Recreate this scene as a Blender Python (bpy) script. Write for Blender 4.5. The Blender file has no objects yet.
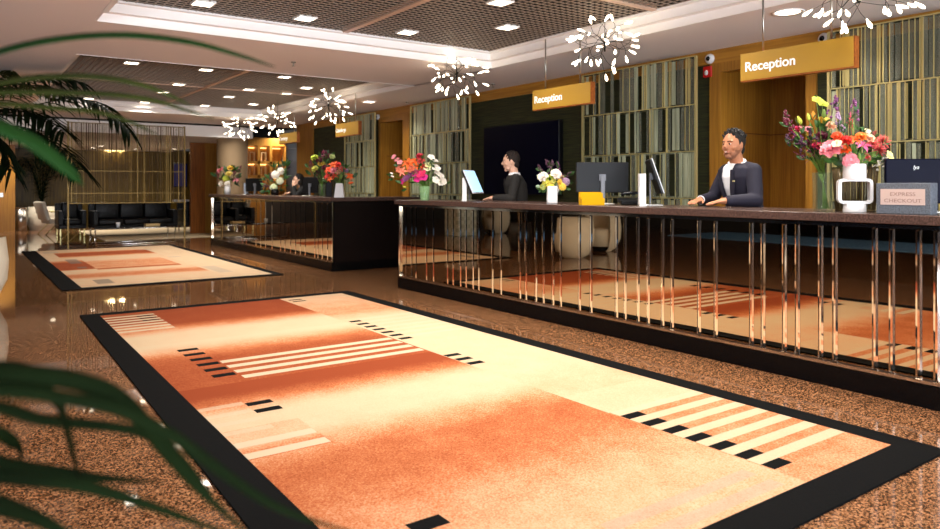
import bpy, bmesh, math, random
from mathutils import Vector, Matrix, Quaternion, noise as mnoise
R = random.Random(7)
C = bpy.context.scene.collection
PI = math.pi
# ------------------------------------------------------------------ camera model (used to read distances off the photograph)
F, CX, YH, H, A = 720.0, 470.0, 186.6, 1.27, math.atan(514.8 / 720)
fw = (math.sin(A), math.cos(A)); rt = (math.cos(A), -math.sin(A))
def ray(px, py):
    l = (px - CX) / F; u = (YH - py) / F
    return (fw[0] + l * rt[0], fw[1] + l * rt[1], u)
def on_x(px, x, py=YH):
    r = ray(px, py); t = x / r[0]
    return Vector((x, r[1] * t, H + r[2] * t))
def on_y(px, y, py=YH):
    r = ray(px, py); t = y / r[1]
    return Vector((r[0] * t, y, H + r[2] * t))
def on_z(px, py, z=0.0):
    r = ray(px, py); t = (z - H) / r[2]
    return Vector((r[0] * t, r[1] * t, z))
def at_d(px, py, d):
    r = ray(px, py)
    return Vector((r[0] * d, r[1] * d, H + r[2] * d))
# ------------------------------------------------------------------ materials
def lin(c):
    return tuple(((v / 255) / 12.92 if v / 255 <= .04045 else ((v / 255 + .055) / 1.055) ** 2.4) for v in c)
MATS = {}
def mat(name, col, rough=.6, metal=0.0, emit=0.0, ecol=None, trans=0.0, ior=1.45, alpha=1.0, var=0.0, vscale=20.0, stretch=(1, 1, 1), bump=0.0, col2=None, coat=0.0, sss=0.0, spec=None):
    if name in MATS: return MATS[name]
    m = bpy.data.materials.new(name); m.use_nodes = True
    nt = m.node_tree; b = nt.nodes['Principled BSDF']
    c = lin(col) + (1,)
    b.inputs['Base Color'].default_value = c
    b.inputs['Roughness'].default_value = rough
    b.inputs['Metallic'].default_value = metal
    b.inputs['IOR'].default_value = ior
    b.inputs['Transmission Weight'].default_value = trans
    b.inputs['Alpha'].default_value = alpha
    b.inputs['Coat Weight'].default_value = coat
    if spec is not None: b.inputs['Specular IOR Level'].default_value = spec
    if emit:
        b.inputs['Emission Color'].default_value = lin(ecol or col) + (1,)
        b.inputs['Emission Strength'].default_value = emit
    if var or col2 or bump:
        tc = nt.nodes.new('ShaderNodeTexCoord'); mp = nt.nodes.new('ShaderNodeMapping')
        mp.inputs['Scale'].default_value = stretch
        nz = nt.nodes.new('ShaderNodeTexNoise'); nz.inputs['Scale'].default_value = vscale; nz.inputs['Detail'].default_value = 4
        nt.links.new(tc.outputs['Object'], mp.inputs['Vector']); nt.links.new(mp.outputs['Vector'], nz.inputs['Vector'])
        rp = nt.nodes.new('ShaderNodeValToRGB')
        a = lin(col2) if col2 else tuple(v * (1 - var) for v in c[:3])
        z = c[:3] if col2 else tuple(min(1, v * (1 + var)) for v in c[:3])
        rp.color_ramp.elements[0].position = .33; rp.color_ramp.elements[0].color = a + (1,)
        rp.color_ramp.elements[1].position = .67; rp.color_ramp.elements[1].color = tuple(z) + (1,)
        nt.links.new(nz.outputs['Fac'], rp.inputs['Fac']); nt.links.new(rp.outputs['Color'], b.inputs['Base Color'])
        if bump:
            bp = nt.nodes.new('ShaderNodeBump'); bp.inputs['Strength'].default_value = bump; bp.inputs['Distance'].default_value = .01
            nt.links.new(nz.outputs['Fac'], bp.inputs['Height']); nt.links.new(bp.outputs['Normal'], b.inputs['Normal'])
    MATS[name] = m
    return m
def granite():
    m = bpy.data.materials.new('granite_floor'); m.use_nodes = True; nt = m.node_tree; b = nt.nodes['Principled BSDF']
    tc = nt.nodes.new('ShaderNodeTexCoord')
    v = nt.nodes.new('ShaderNodeTexVoronoi'); v.inputs['Scale'].default_value = 150
    n = nt.nodes.new('ShaderNodeTexNoise'); n.inputs['Scale'].default_value = 110; n.inputs['Detail'].default_value = 3
    nt.links.new(tc.outputs['Object'], v.inputs['Vector']); nt.links.new(tc.outputs['Object'], n.inputs['Vector'])
    sp = nt.nodes.new('ShaderNodeSeparateColor'); nt.links.new(v.outputs['Color'], sp.inputs['Color'])
    mx = nt.nodes.new('ShaderNodeMath'); mx.operation = 'MULTIPLY_ADD'; mx.inputs[1].default_value = .55
    nt.links.new(sp.outputs['Red'], mx.inputs[0])
    m2 = nt.nodes.new('ShaderNodeMath'); m2.operation = 'MULTIPLY'; m2.inputs[1].default_value = .45
    nt.links.new(n.outputs['Fac'], m2.inputs[0]); nt.links.new(m2.outputs[0], mx.inputs[2])
    rp = nt.nodes.new('ShaderNodeValToRGB'); e = rp.color_ramp.elements
    e[0].position = .25; e[0].color = lin((26, 19, 16)) + (1,)
    e[1].position = .8; e[1].color = lin((184, 136, 98)) + (1,)
    k = e.new(.5); k.color = lin((104, 65, 36)) + (1,)
    nt.links.new(mx.outputs[0], rp.inputs['Fac']); nt.links.new(rp.outputs['Color'], b.inputs['Base Color'])
    b.inputs['Roughness'].default_value = .035; b.inputs['IOR'].default_value = 1.5
    return m
def wood(name, c1, c2, rough=.4, axis=2):
    st = [38, 38, 38]; st[axis] = 1.6
    m = mat(name, c1, rough, col2=c2, vscale=1.0, stretch=tuple(st), spec=.35)
    return m
M_FLOOR = granite()
M_CEIL = mat('ceiling_paint', (240, 233, 232), .85)
M_FASCIA = mat('fascia_paint', (245, 242, 240), .6)
M_GRID = mat('bronze_grid', (146, 128, 112), .45)
M_GRIDBAR = mat('pink_grid_bar', (205, 172, 150), .45)
M_PLENUM = mat('plenum_black', (9, 8, 8), .9)
M_WOOD = wood('orange_veneer', (166, 116, 40), (136, 90, 28))
M_WOODH = wood('orange_veneer_band', (178, 126, 46), (148, 100, 34), axis=1)
M_WOODD = wood('dark_veneer', (120, 66, 24), (92, 48, 16))
M_GREEN = mat('olive_textile_wall', (56, 58, 24), .75, col2=(26, 29, 12), vscale=1.0, stretch=(3, 3, 70), bump=.2)
M_SAGE = mat('sage_strip', (190, 194, 164), .3, alpha=.86, col2=(140, 146, 118), vscale=1.0, stretch=(30, 30, 1.2), spec=.5)
M_GREYS = mat('grey_strip', (140, 142, 122), .3, alpha=.5, col2=(92, 94, 80), vscale=1.0, stretch=(40, 40, 1.2))
M_BRASS = mat('brass', (204, 190, 132), .35, .6)
M_CHROME = mat('chrome', (226, 222, 216), .08, 1.0)
M_BEVEL = mat('bevelled_mirror', (226, 214, 200), .04, 1.0)
M_MIRROR = mat('bronze_mirror', (178, 160, 136), .015, 1.0)
M_BLACKG = mat('black_gloss', (6, 6, 7), .2, spec=.25)
M_STONE = mat('brown_stone_slab', (92, 70, 62), .25, col2=(52, 38, 34), vscale=90)
M_DARKW = wood('black_stained_wood', (22, 12, 11), (12, 8, 8), .25)
M_BLACKP = mat('black_plastic', (11, 11, 13), .4, spec=.25)
M_NAVYP = mat('navy_screen', (4, 5, 25), .4, spec=.06)
M_WHITE = mat('white_ceramic', (216, 214, 214), .35)
M_CREAM = mat('cream_fabric', (226, 214, 190), .8, var=.05, vscale=120)
M_BLACKL = mat('black_leather', (9, 7, 7), .45, spec=.3)
M_STEEL = mat('brushed_steel', (176, 172, 164), .3, 1.0)
M_BULB = mat('glowing_bulb', (255, 240, 214), .4, emit=6.0, ecol=(255, 236, 205))
M_DIFF = mat('lamp_diffuser', (255, 250, 240), .5, emit=8.0, ecol=(255, 236, 205))
M_GLASS = mat('clear_glass', (120, 140, 110), .03, alpha=.12, spec=.4)
M_AMBER = mat('amber_acrylic', (216, 164, 4), .5, alpha=.75, spec=.1)
M_SIGN = mat('gold_sign_face', (158, 120, 34), .5)
M_SIGNW = wood('sign_edge_wood', (150, 84, 34), (120, 62, 22), axis=1)
M_LETTER = mat('white_lettering', (250, 250, 246), .5)
M_LEAF = mat('leaf_green', (46, 82, 30), .45, var=.35, vscale=6)
M_LEAFD = mat('dark_palm_green', (10, 20, 5), .8, var=.4, vscale=5, spec=.05)
M_LEAFB = mat('bright_palm_green', (13, 42, 6), .7, var=.3, vscale=5, spec=.12)
M_LEAFO = mat('olive_palm_green', (40, 46, 12), .7, var=.3, vscale=5, spec=.12)
M_STEM = mat('stem_green', (96, 132, 48), .5)
M_SKIN = mat('skin', (180, 120, 86), .5)
M_SKIN2 = mat('skin_fair', (226, 176, 148), .5)
M_HAIR = mat('dark_hair', (18, 12, 10), .75, var=.4, vscale=60)
M_HAIR2 = mat('brown_hair', (34, 22, 15), .75, var=.4, vscale=60)
M_NAVY = mat('navy_blazer', (24, 22, 40), .8, var=.12, vscale=150)
M_CHAR = mat('charcoal_suit', (34, 31, 29), .85, var=.12, vscale=150)
M_BLACKC = mat('black_cloth', (16, 15, 16), .8)
M_SHIRT = mat('white_shirt', (236, 236, 240), .7)
M_EYEW = mat('eye_white', (200, 190, 182), .4)
M_EYED = mat('eye_dark', (30, 18, 12), .2)
M_LIP = mat('lips', (170, 96, 84), .5)
M_TEETH = mat('teeth', (240, 236, 228), .3)
# ------------------------------------------------------------------ mesh builder
class MB:
    def __init__(s): s.v = []; s.f = []; s.m = []; s.sm = []; s.cur = 0
    def add(s, vs, fs, smooth=False, mt=Matrix.Identity(4)):
        o = len(s.v); s.v += [tuple(mt @ Vector(p)) for p in vs]
        for f in fs: s.f.append([o + i for i in f]); s.m.append(s.cur); s.sm.append(smooth)
    def box(s, x0, x1, y0, y1, z0, z1, mt=Matrix.Identity(4)):
        v = [(x, y, z) for x in (x0, x1) for y in (y0, y1) for z in (z0, z1)]
        s.add(v, [(0, 1, 3, 2), (4, 6, 7, 5), (0, 4, 5, 1), (2, 3, 7, 6), (0, 2, 6, 4), (1, 5, 7, 3)], False, mt)
    def rbox(s, x0, x1, y0, y1, z0, z1, b=.01, seg=2, mt=Matrix.Identity(4)):
        bm = bmesh.new(); bmesh.ops.create_cube(bm, size=1)
        for v in bm.verts: v.co = Vector((x0 + (v.co.x + .5) * (x1 - x0), y0 + (v.co.y + .5) * (y1 - y0), z0 + (v.co.z + .5) * (z1 - z0)))
        bmesh.ops.bevel(bm, geom=bm.edges[:], offset=b, segments=seg, profile=.5, affect='EDGES')
        bm.verts.index_update()
        s.add([v.co.copy() for v in bm.verts], [[v.index for v in f.verts] for f in bm.faces], seg > 2, mt); bm.free()
    def tube(s, pts, rad, n=8, cap=True, flat=1.0):
        pts = [Vector(p) for p in pts]; k = len(pts)
        rad = [rad] * k if not hasattr(rad, '__len__') else rad
        vs = []; fs = []; up = None
        for i, p in enumerate(pts):
            t = (pts[min(i + 1, k - 1)] - pts[max(i - 1, 0)])
            t = t.normalized() if t.length > 1e-9 else Vector((0, 0, 1))
            if up is None: up = t.orthogonal().normalized()
            else:
                up = up - t * up.dot(t); up = up.normalized() if up.length > 1e-6 else t.orthogonal().normalized()
            w = t.cross(up)
            for j in range(n):
                a = 2 * PI * j / n; vs.append(p + (up * math.cos(a) + w * math.sin(a) * flat) * rad[i])
        for i in range(k - 1):
            for j in range(n):
                a = i * n + j; b = i * n + (j + 1) % n; fs.append((a, b, b + n, a + n))
        if cap: fs.append(tuple(range(n - 1, -1, -1))); fs.append(tuple((k - 1) * n + j for j in range(n)))
        s.add(vs, fs, True)
    def lathe(s, prof, c=(0, 0, 0), n=24, a0=0, a1=2 * PI, mt=Matrix.Identity(4)):
        full = abs(a1 - a0 - 2 * PI) < 1e-6; vs = []; fs = []; m = n if full else n + 1
        for (r, z) in prof:
            for j in range(m):
                a = a0 + (a1 - a0) * j / n; vs.append((c[0] + r * math.cos(a), c[1] + r * math.sin(a), c[2] + z))
        for i in range(len(prof) - 1):
            for j in range(n):
                q = (j + 1) % m; fs.append((i * m + j, i * m + q, (i + 1) * m + q, (i + 1) * m + j))
        s.add(vs, fs, True, mt)
    def ball(s, c, r, n=10, k=7, mt=None):
        r = (r, r, r) if not hasattr(r, '__len__') else r
        vs = []; fs = []
        for i in range(k + 1):
            th = PI * i / k
            for j in range(n):
                ph = 2 * PI * j / n
                p = Vector((r[0] * math.sin(th) * math.cos(ph), r[1] * math.sin(th) * math.sin(ph), r[2] * math.cos(th)))
                if mt: p = mt @ p
                vs.append(p + Vector(c))
        for i in range(k):
            for j in range(n):
                q = (j + 1) % n; fs.append((i * n + j, (i + 1) * n + j, (i + 1) * n + q, i * n + q))
        s.add(vs, fs, True)
    def mesh(s, name, mats):
        me = bpy.data.meshes.new(name); me.from_pydata(s.v, [], s.f)
        for m in (mats if isinstance(mats, (list, tuple)) else [mats]): me.materials.append(m)
        me.polygons.foreach_set('material_index', s.m); me.polygons.foreach_set('use_smooth', s.sm)
        bm = bmesh.new(); bm.from_mesh(me); bmesh.ops.remove_doubles(bm, verts=bm.verts, dist=1e-6)
        bmesh.ops.recalc_face_normals(bm, faces=bm.faces); bm.to_mesh(me); bm.free(); me.update()
        return me
    def obj(s, name, mats, parent=None):
        return link(name, s.mesh(name, mats), parent)
def link(name, me, parent=None, loc=None):
    o = bpy.data.objects.new(name, me); C.objects.link(o)
    if parent: o.parent = parent
    if loc is not None: o.location = loc
    return o
def tag(o, label, cat, group=None):
    o['label'] = label; o['category'] = cat
    if group: o['group'] = group
    return o
def thing(name, label, cat, loc=(0, 0, 0), rotz=0.0, group=None):
    o = bpy.data.objects.new(name, None); C.objects.link(o); o.empty_display_size = .1
    o.location = loc; o.rotation_euler = (0, 0, rotz)
    return tag(o, label, cat, group)
def struct(name, mb, m):
    o = mb.obj(name, m); o['kind'] = 'structure'; return o
def boxes(*bs):
    mb = MB()
    for b in bs: mb.box(*b)
    return mb
def text_mesh(body, size, m, parent, mt, name='lettering', ext=.002, shear=0.0, align='LEFT', bold=0.0, sx=1.0):
    cu = bpy.data.curves.new(name, 'FONT'); cu.body = body; cu.size = size; cu.extrude = ext; cu.shear = shear; cu.align_x = align; cu.offset = bold
    o = bpy.data.objects.new('tmp', cu); C.objects.link(o)
    dg = bpy.context.evaluated_depsgraph_get(); me = bpy.data.meshes.new_from_object(o.evaluated_get(dg))
    bpy.data.objects.remove(o); bpy.data.curves.remove(cu)
    me.transform(mt @ Matrix.Diagonal((sx, 1, 1, 1))); me.materials.clear(); me.materials.append(m)
    return link(name, me, parent)
def lamp(name, loc, power, size, col=(1, .925, .835), parent=None, spread=None, typ='AREA', shape='SQUARE'):
    l = bpy.data.lights.new(name, typ); l.energy = power; l.color = col
    if typ == 'AREA':
        l.shape = shape; l.size = size
        if spread: l.spread = spread
    else: l.shadow_soft_size = size
    o = bpy.data.objects.new(name, l); C.objects.link(o); o.location = loc
    if parent: o.parent = parent
    return o
# ------------------------------------------------------------------ SETTING
ZC = 2.75; ZG = 2.92
WX = 6.71
struct('floor', boxes((-9, 9.5, -5, 27, -.1, 0)), M_FLOOR)
T1 = (1.01, 5.46, .2, 7.17); T2 = (1.1, 5.5, 9.09, 15.4)
YB0 = 17.5                                          # the lower lounge ceiling starts here
mb = boxes((-9, T1[0], -5, YB0, ZC, ZC + .06), (T1[0], 9.5, -5, T1[2], ZC, ZC + .06), (T1[1], 9.5, T1[2], YB0, ZC, ZC + .06),
           (T1[0], T1[1], T1[3], T2[2], ZC, ZC + .06), (T1[0], T2[0], T2[2], YB0, ZC, ZC + .06), (T2[0], T1[1], T2[3], YB0, ZC, ZC + .06),
           (5.46, 5.5, T1[3], T2[2], ZC, ZC + .06))
struct('ceiling', mb, M_CEIL)
struct('ceiling_upper', boxes((-9, 9.5, -5, 27, 3.25, 3.35)), M_PLENUM)
struct('ceiling_lounge', boxes((-9, 5.95, YB0 + .06, 27, 2.45, 2.5)), M_CEIL)
struct('trim_9', boxes((-9, 5.95, YB0, YB0 + .06, 2.45, 2.71)), M_FASCIA)
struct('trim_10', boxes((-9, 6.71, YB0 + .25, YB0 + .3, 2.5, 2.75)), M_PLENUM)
def cove(name, t):
    x0, x1, y0, y1 = t; mb = MB(); w = .02
    def ring(ix, ox, z0, z1):
        mb.box(x0 - ox, x1 + ox, y0 - ox, y0 + ix, z0, z1); mb.box(x0 - ox, x1 + ox, y1 - ix, y1 + ox, z0, z1)
        mb.box(x0 - ox, x0 + ix, y0 + ix, y1 - ix, z0, z1); mb.box(x1 - ix, x1 + ox, y0 + ix, y1 - ix, z0, z1)
    ring(.015, 0, ZC - .004, ZC + .075)
    ring(.10, 0, ZC + .075, ZC + .155)
    ring(.16, 0, ZC + .155, ZC + .175)
    return struct(name, mb, M_FASCIA)
cove('trim_1', T1); cove('trim_2', T2)
def grid_panels(name, label, t, xs, ys):
    root = thing(name, label, 'ceiling grid', ((t[0] + t[1]) / 2, (t[2] + t[3]) / 2, ZG))
    root['kind'] = 'structure'
    ox, oy = root.location.x, root.location.y
    mb = MB(); p = .075; h = .006; q = .0068
    x = t[0] + .16
    while x < t[1] - .16: mb.box(x - q - ox, x + q - ox, t[2] + .16 - oy, t[3] - .16 - oy, 0, h); x += p
    y = t[2] + .16
    while y < t[3] - .16: mb.box(t[0] + .16 - ox, t[1] - .16 - ox, y - q - oy, y + q - oy, 0, h); y += p
    mb.obj('egg_crate', M_GRID, root)
    b = MB()
    for x in xs: b.box(x - .03 - ox, x + .03 - ox, t[2] + .16 - oy, t[3] - .16 - oy, -.012, .05)
    for y in ys: b.box(t[0] + .16 - ox, t[1] - .16 - ox, y - .03 - oy, y + .03 - oy, -.012, .05)
    b.obj('main_bar', M_GRIDBAR, root)
    return root
grid_panels('ceiling_grid', 'bronze egg-crate ceiling grid set in the nearer tray above the large rug', T1, [3.38], [4.46])
grid_panels('ceiling_grid', 'bronze egg-crate ceiling grid set in the farther tray above the second rug', T2, [3.38], [12.3])
# right wall, portals and far end
G = []
for y0, y1 in ((-5, 3.67), (4.86, 11.25), (12.39, 15.55)): G.append((WX, WX + .1, y0, y1, 0, 2.6))
struct('wall_right', boxes(*G), M_GREEN)
struct('trim_3', boxes((WX - .02, WX + .1, -5, 15.9, 2.6, ZC)), M_WOODH)
struct('trim_4', boxes((WX - .03, WX + .1, 3.67, 3.77, 0, 2.6), (WX - .03, WX + .1, 4.72, 4.86, 0, 2.6), (WX - .03, WX + .1, 3.77, 4.72, 2.5, 2.6)), M_WOOD)
struct('trim_5', boxes((WX - .03, WX + .1, 11.25, 11.47, 0, 2.6), (WX - .03, WX + .1, 12.31, 12.39, 0, 2.6), (WX - .03, WX + .1, 11.47, 12.31, 2.5, 2.6)), M_WOOD)
struct('trim_6', boxes((WX - .03, WX + .1, 15.55, 16.5, 0, ZC)), M_WOOD)
def alcove(name, y0, y1, dp, m1, m2):
    mb = MB(); x1 = WX + dp
    mb.box(x1, x1 + .05, y0 - .1, y1 + .1, 0, 2.75)
    mb.box(WX + .1, x1, y0 - .1, y0, 0, 2.75)
    mb.cur = 1
    mb.box(WX + .1, x1, y1, y1 + .1, 0, 2.75)
    mb.cur = 2; mb.box(x1 - .004, x1, y0, y1, 1.855, 1.867); mb.box(WX + .1, x1, y1 - .004, y1, 1.855, 1.867)
    mb.cur = 3; mb.box(WX + .1, x1, y0 - .1, y1 + .1, 2.68, 2.75)
    o = mb.obj(name, [m1, m2, M_WOODD, M_CEIL]); o['kind'] = 'structure'
alcove('wall_alcove_near', 3.77, 4.72, .9, M_WOOD, M_WOOD)
alcove('wall_alcove_far', 11.47, 12.31, .9, M_WOOD, M_WOOD)
struct('wall_left', boxes((-9, -8.9, -5, 27, 0, 2.75)), mat('dark_plaster', (62, 58, 56), .8))
struct('wall_behind', boxes((-9, 9.5, -5.1, -5, 0, .5), (-9, 9.5, -5.1, -5, 2.6, 2.75), *[(x - .06, x + .06, -5.1, -5, .5, 2.6) for x in range(-9, 10, 3)]), MATS['dark_plaster'])
M_FILL = mat('fill_glow', (214, 228, 250), .3, emit=1.0, ecol=(214, 228, 250))
struct('added_glow_pane', boxes((-9, 9.5, -5.09, -5.07, .5, 2.6)), M_FILL)  # added glowing pane behind the camera; a window there is only guessed
def fill_light(name, loc, rot, sx, sy, power):
    o = lamp(name, loc, power, sx, (.88, .94, 1.0)); o.data.shape = 'RECTANGLE'; o.data.size_y = sy; o.rotation_euler = rot
fill_light('fill_light_front', (-.5, -4.95, 1.55), (PI / 2 + .35, 0, 0), 15, 2.0, 1500)  # added fill light, tilted upward to brighten the ceiling
struct('wall_far', boxes((1.35, 7.5, 26, 26.1, 0, 2.5)), wood('walnut_panel', (104, 84, 24), (74, 58, 14)))
struct('wall_lounge', boxes((.6, 1.38, 24.05, 24.15, 0, 2.5)), M_WOOD)
M_DKP = mat('dark_plaster', (62, 58, 56), .8)
struct('wall_lounge_end', boxes((-9, .6, 24.05, 24.15, 0, 2.5)), M_DKP)
struct('wall_corridor', boxes((5.12, 5.5, 20, 20.1, 0, 2.75)), wood('chestnut_veneer', (156, 92, 30), (120, 66, 20)))
struct('wall_corridor_side', boxes((5.5, 9.5, 20.0, 20.1, 0, 2.75)), M_WOOD)
struct('wall_outer', boxes((9.4, 9.5, -5, 27, 0, 2.75)), M_CEIL)
mb = MB(); mb.lathe([(.37, 0), (.37, 2.75)], n=32)
o = mb.obj('column', mat('taupe_plaster', (158, 134, 102), .8)); o['kind'] = 'structure'; o.location = (5.62, 18.05, 0)
# ------------------------------------------------------------------ SLAT SCREENS
def slat_screen(label, y0, y1, x, bars, style, seed, top=2.69):
    r = random.Random(seed)
    t = thing('slat_screen', label, 'screen', (x, (y0 + y1) / 2, 0), 0, 'slatted screens along the green wall')
    cy = (y0 + y1) / 2
    f = MB()
    for y in (y0, y1): f.box(-.015, .015, y - .012 - cy, y + .012 - cy, 0, top)
    for z in [top] + bars + [.04]: f.box(-.012, .012, y0 - cy, y1 - cy, z - .005, z + .005)
    f.obj('frame', M_BRASS, t)
    levels = [top] + bars + [.04]
    for i in range(len(levels) - 1):
        rods, pale, grey = MB(), MB(), MB()
        z1, z0 = levels[i] - .008, levels[i + 1] + .008
        y = y0 + .02
        while y < y1 - .03:
            k = r.random()
            if style == 'pale': g, w = r.choice((.004, .01, .06, .09)) if k < .42 else .006, r.uniform(.025, .085)
            elif style == 'mid': g, w = r.choice((.008, .02, .07, .09)) if k < .36 else .005, r.uniform(.012, .055)
            else: g, w = (r.choice((.02, .045)) if k < .3 else .006), r.uniform(.010, .05)
            y += g
            if y + w > y1 - .02: break
            d = r.uniform(-.008, .008); kind = r.random()
            if w < .024: rods.box(d - .004, d + .004, y - cy, y + min(w, .012) - cy, z0, z1)
            elif kind < {'pale': .8, 'mid': .38, 'rod': .14}[style]: pale.box(d - .003, d + .003, y - cy, y + w - cy, z0, z1)
            else: grey.box(d - .003, d + .003, y - cy, y + w - cy, z0, z1)
            if r.random() < (.45 if style != 'rod' else .8): rods.box(-.014, -.009, y + w - .004 - cy, y + w + .003 - cy, z0, z1)
            y += w
        for nm, b, m in (('brass_rods', rods, M_BRASS), ('pale_strips', pale, M_SAGE), ('grey_strips', grey, M_GREYS)):
            if b.v:
                e_ = (-.0015, .0015) if nm != 'brass_rods' else (.013, .016)
                b.box(e_[0], e_[1], y0 + .02 - cy, y1 - .02 - cy, z1 - .012, z1); b.box(e_[0], e_[1], y0 + .02 - cy, y1 - .02 - cy, z0, z0 + .012)
                b.obj(nm, m, t)
    return t
SX = 6.55; BZ = [2.165, 1.655, 1.14, .6]
slat_screen('slatted screen of thin brass rods behind the large mixed bouquet, rightmost', 1.2, on_x(829, SX).y, SX, BZ, 'rod', 3)
slat_screen('slatted screen of grey green strips behind the pair of monitors', on_x(696, SX).y, on_x(583, SX).y, SX, BZ, 'mid', 5)
slat_screen('slatted screen of pale sage strips left of the large wall television', on_x(470, SX).y, on_x(411, SX).y, SX, BZ, 'pale', 8)
slat_screen('slatted screen of pale sage strips farthest away, above the second desk', on_x(375, SX).y, on_x(345, SX).y, SX, BZ, 'pale', 11)
# the free-standing lounge screen
t = thing('room_divider', 'tall free-standing divider of fine gold strands in front of the black sofa', 'screen', (2.85, 16.9, 0))
x0, x1 = on_y(68, 16.9).x - 2.85, on_y(184.5, 16.9).x - 2.85
f = MB()
for x in (x0, x1): f.box(x - .014, x + .014, -.02, .02, 0, 2.62)
for z in (2.6, 1.6, 1.13, .92): f.box(x0, x1, -.012, .012, z - .008, z + .008)
f.obj('frame', mat('dark_brass', (120, 98, 50), .4, .5), t)
s1, s2 = MB(), MB(); rr = random.Random(4); x = x0 + .02
while x < x1 - .02:
    w = rr.choice((.004, .005, .008, .02)); b = s1 if rr.random() < .25 else s2
    b.box(x, x + w, -.002, .002, .93, 2.6); x += w + rr.choice((.008, .014, .02, .03))
s1.obj('gold_strands', MATS['dark_brass'], t); s2.obj('bronze_strands', mat('bronze_strand', (70, 52, 18), .5, .4), t)
# ------------------------------------------------------------------ RUGS (pattern dyed into the pile: R = terracotta, G = pale stripe, B = black)
def ss(a, b, x):
    t = max(0, min(1, (x - a) / (b - a))); return t * t * (3 - 2 * t)
def rug_material():
    m = bpy.data.materials.new('tufted_wool'); m.use_nodes = True; nt = m.node_tree; b = nt.nodes['Principled BSDF']
    at = nt.nodes.new('ShaderNodeAttribute'); at.attribute_name = 'dye'
    sp = nt.nodes.new('ShaderNodeSeparateColor'); nt.links.new(at.outputs['Color'], sp.inputs['Color'])
    tc = nt.nodes.new('ShaderNodeTexCoord')
    n1 = nt.nodes.new('ShaderNodeTexNoise'); n1.inputs['Scale'].default_value = 130; n1.inputs['Detail'].default_value = 2
    n2 = nt.nodes.new('ShaderNodeTexNoise'); n2.inputs['Scale'].default_value = 5; n2.inputs['Detail'].default_value = 3
    for n in (n1, n2): nt.links.new(tc.outputs['Object'], n.inputs['Vector'])
    def math_(op, a, b_=None, c_=None):
        k = nt.nodes.new('ShaderNodeMath'); k.operation = op
        for i, v in enumerate((a, b_, c_)):
            if v is None: continue
            if isinstance(v, (int, float)): k.inputs[i].default_value = v
            else: nt.links.new(v, k.inputs[i])
        return k.outputs[0]
    edge = math_('MULTIPLY', sp.outputs['Red'], math_('SUBTRACT', 1.08, sp.outputs['Red']))   # 0 at both ends
    sc = math_('ADD', math_('MULTIPLY', edge, 5.0), .15)
    nn = math_('SUBTRACT', math_('ADD', math_('MULTIPLY', n1.outputs['Fac'], .75), math_('MULTIPLY', n2.outputs['Fac'], .3)), .525)
    tt = math_('MULTIPLY_ADD', nn, sc, sp.outputs['Red'])
    rp = nt.nodes.new('ShaderNodeValToRGB'); e = rp.color_ramp.elements
    e[0].position = 0; e[0].color = lin((190, 169, 139)) + (1,)
    e[1].position = 1; e[1].color = lin((132, 60, 32)) + (1,)
    k = e.new(.3); k.color = lin((194, 144, 108)) + (1,)
    k = e.new(.62); k.color = lin((174, 102, 62)) + (1,)
    nt.links.new(tt, rp.inputs['Fac'])
    def mix(f, a, col):
        x = nt.nodes.new('ShaderNodeMix'); x.data_type = 'RGBA'; nt.links.new(f, x.inputs[0]); nt.links.new(a, x.inputs[6]); x.inputs[7].default_value = lin(col) + (1,)
        return x.outputs[2]
    c = mix(sp.outputs['Green'], rp.outputs['Color'], (186, 170, 144))
    c = mix(sp.outputs['Blue'], c, (8, 8, 8))
    al = mix(at.outputs['Alpha'], c, (150, 140, 128))
    nt.links.new(al, b.inputs['Base Color']); b.inputs['Roughness'].default_value = 1; b.inputs['Specular IOR Level'].default_value = .1
    bp = nt.nodes.new('ShaderNodeBump'); bp.inputs['Strength'].default_value = .35; bp.inputs['Distance'].default_value = .004
    nt.links.new(n1.outputs['Fac'], bp.inputs['Height']); nt.links.new(bp.outputs['Normal'], b.inputs['Normal'])
    return m
M_RUG = rug_material()
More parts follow.
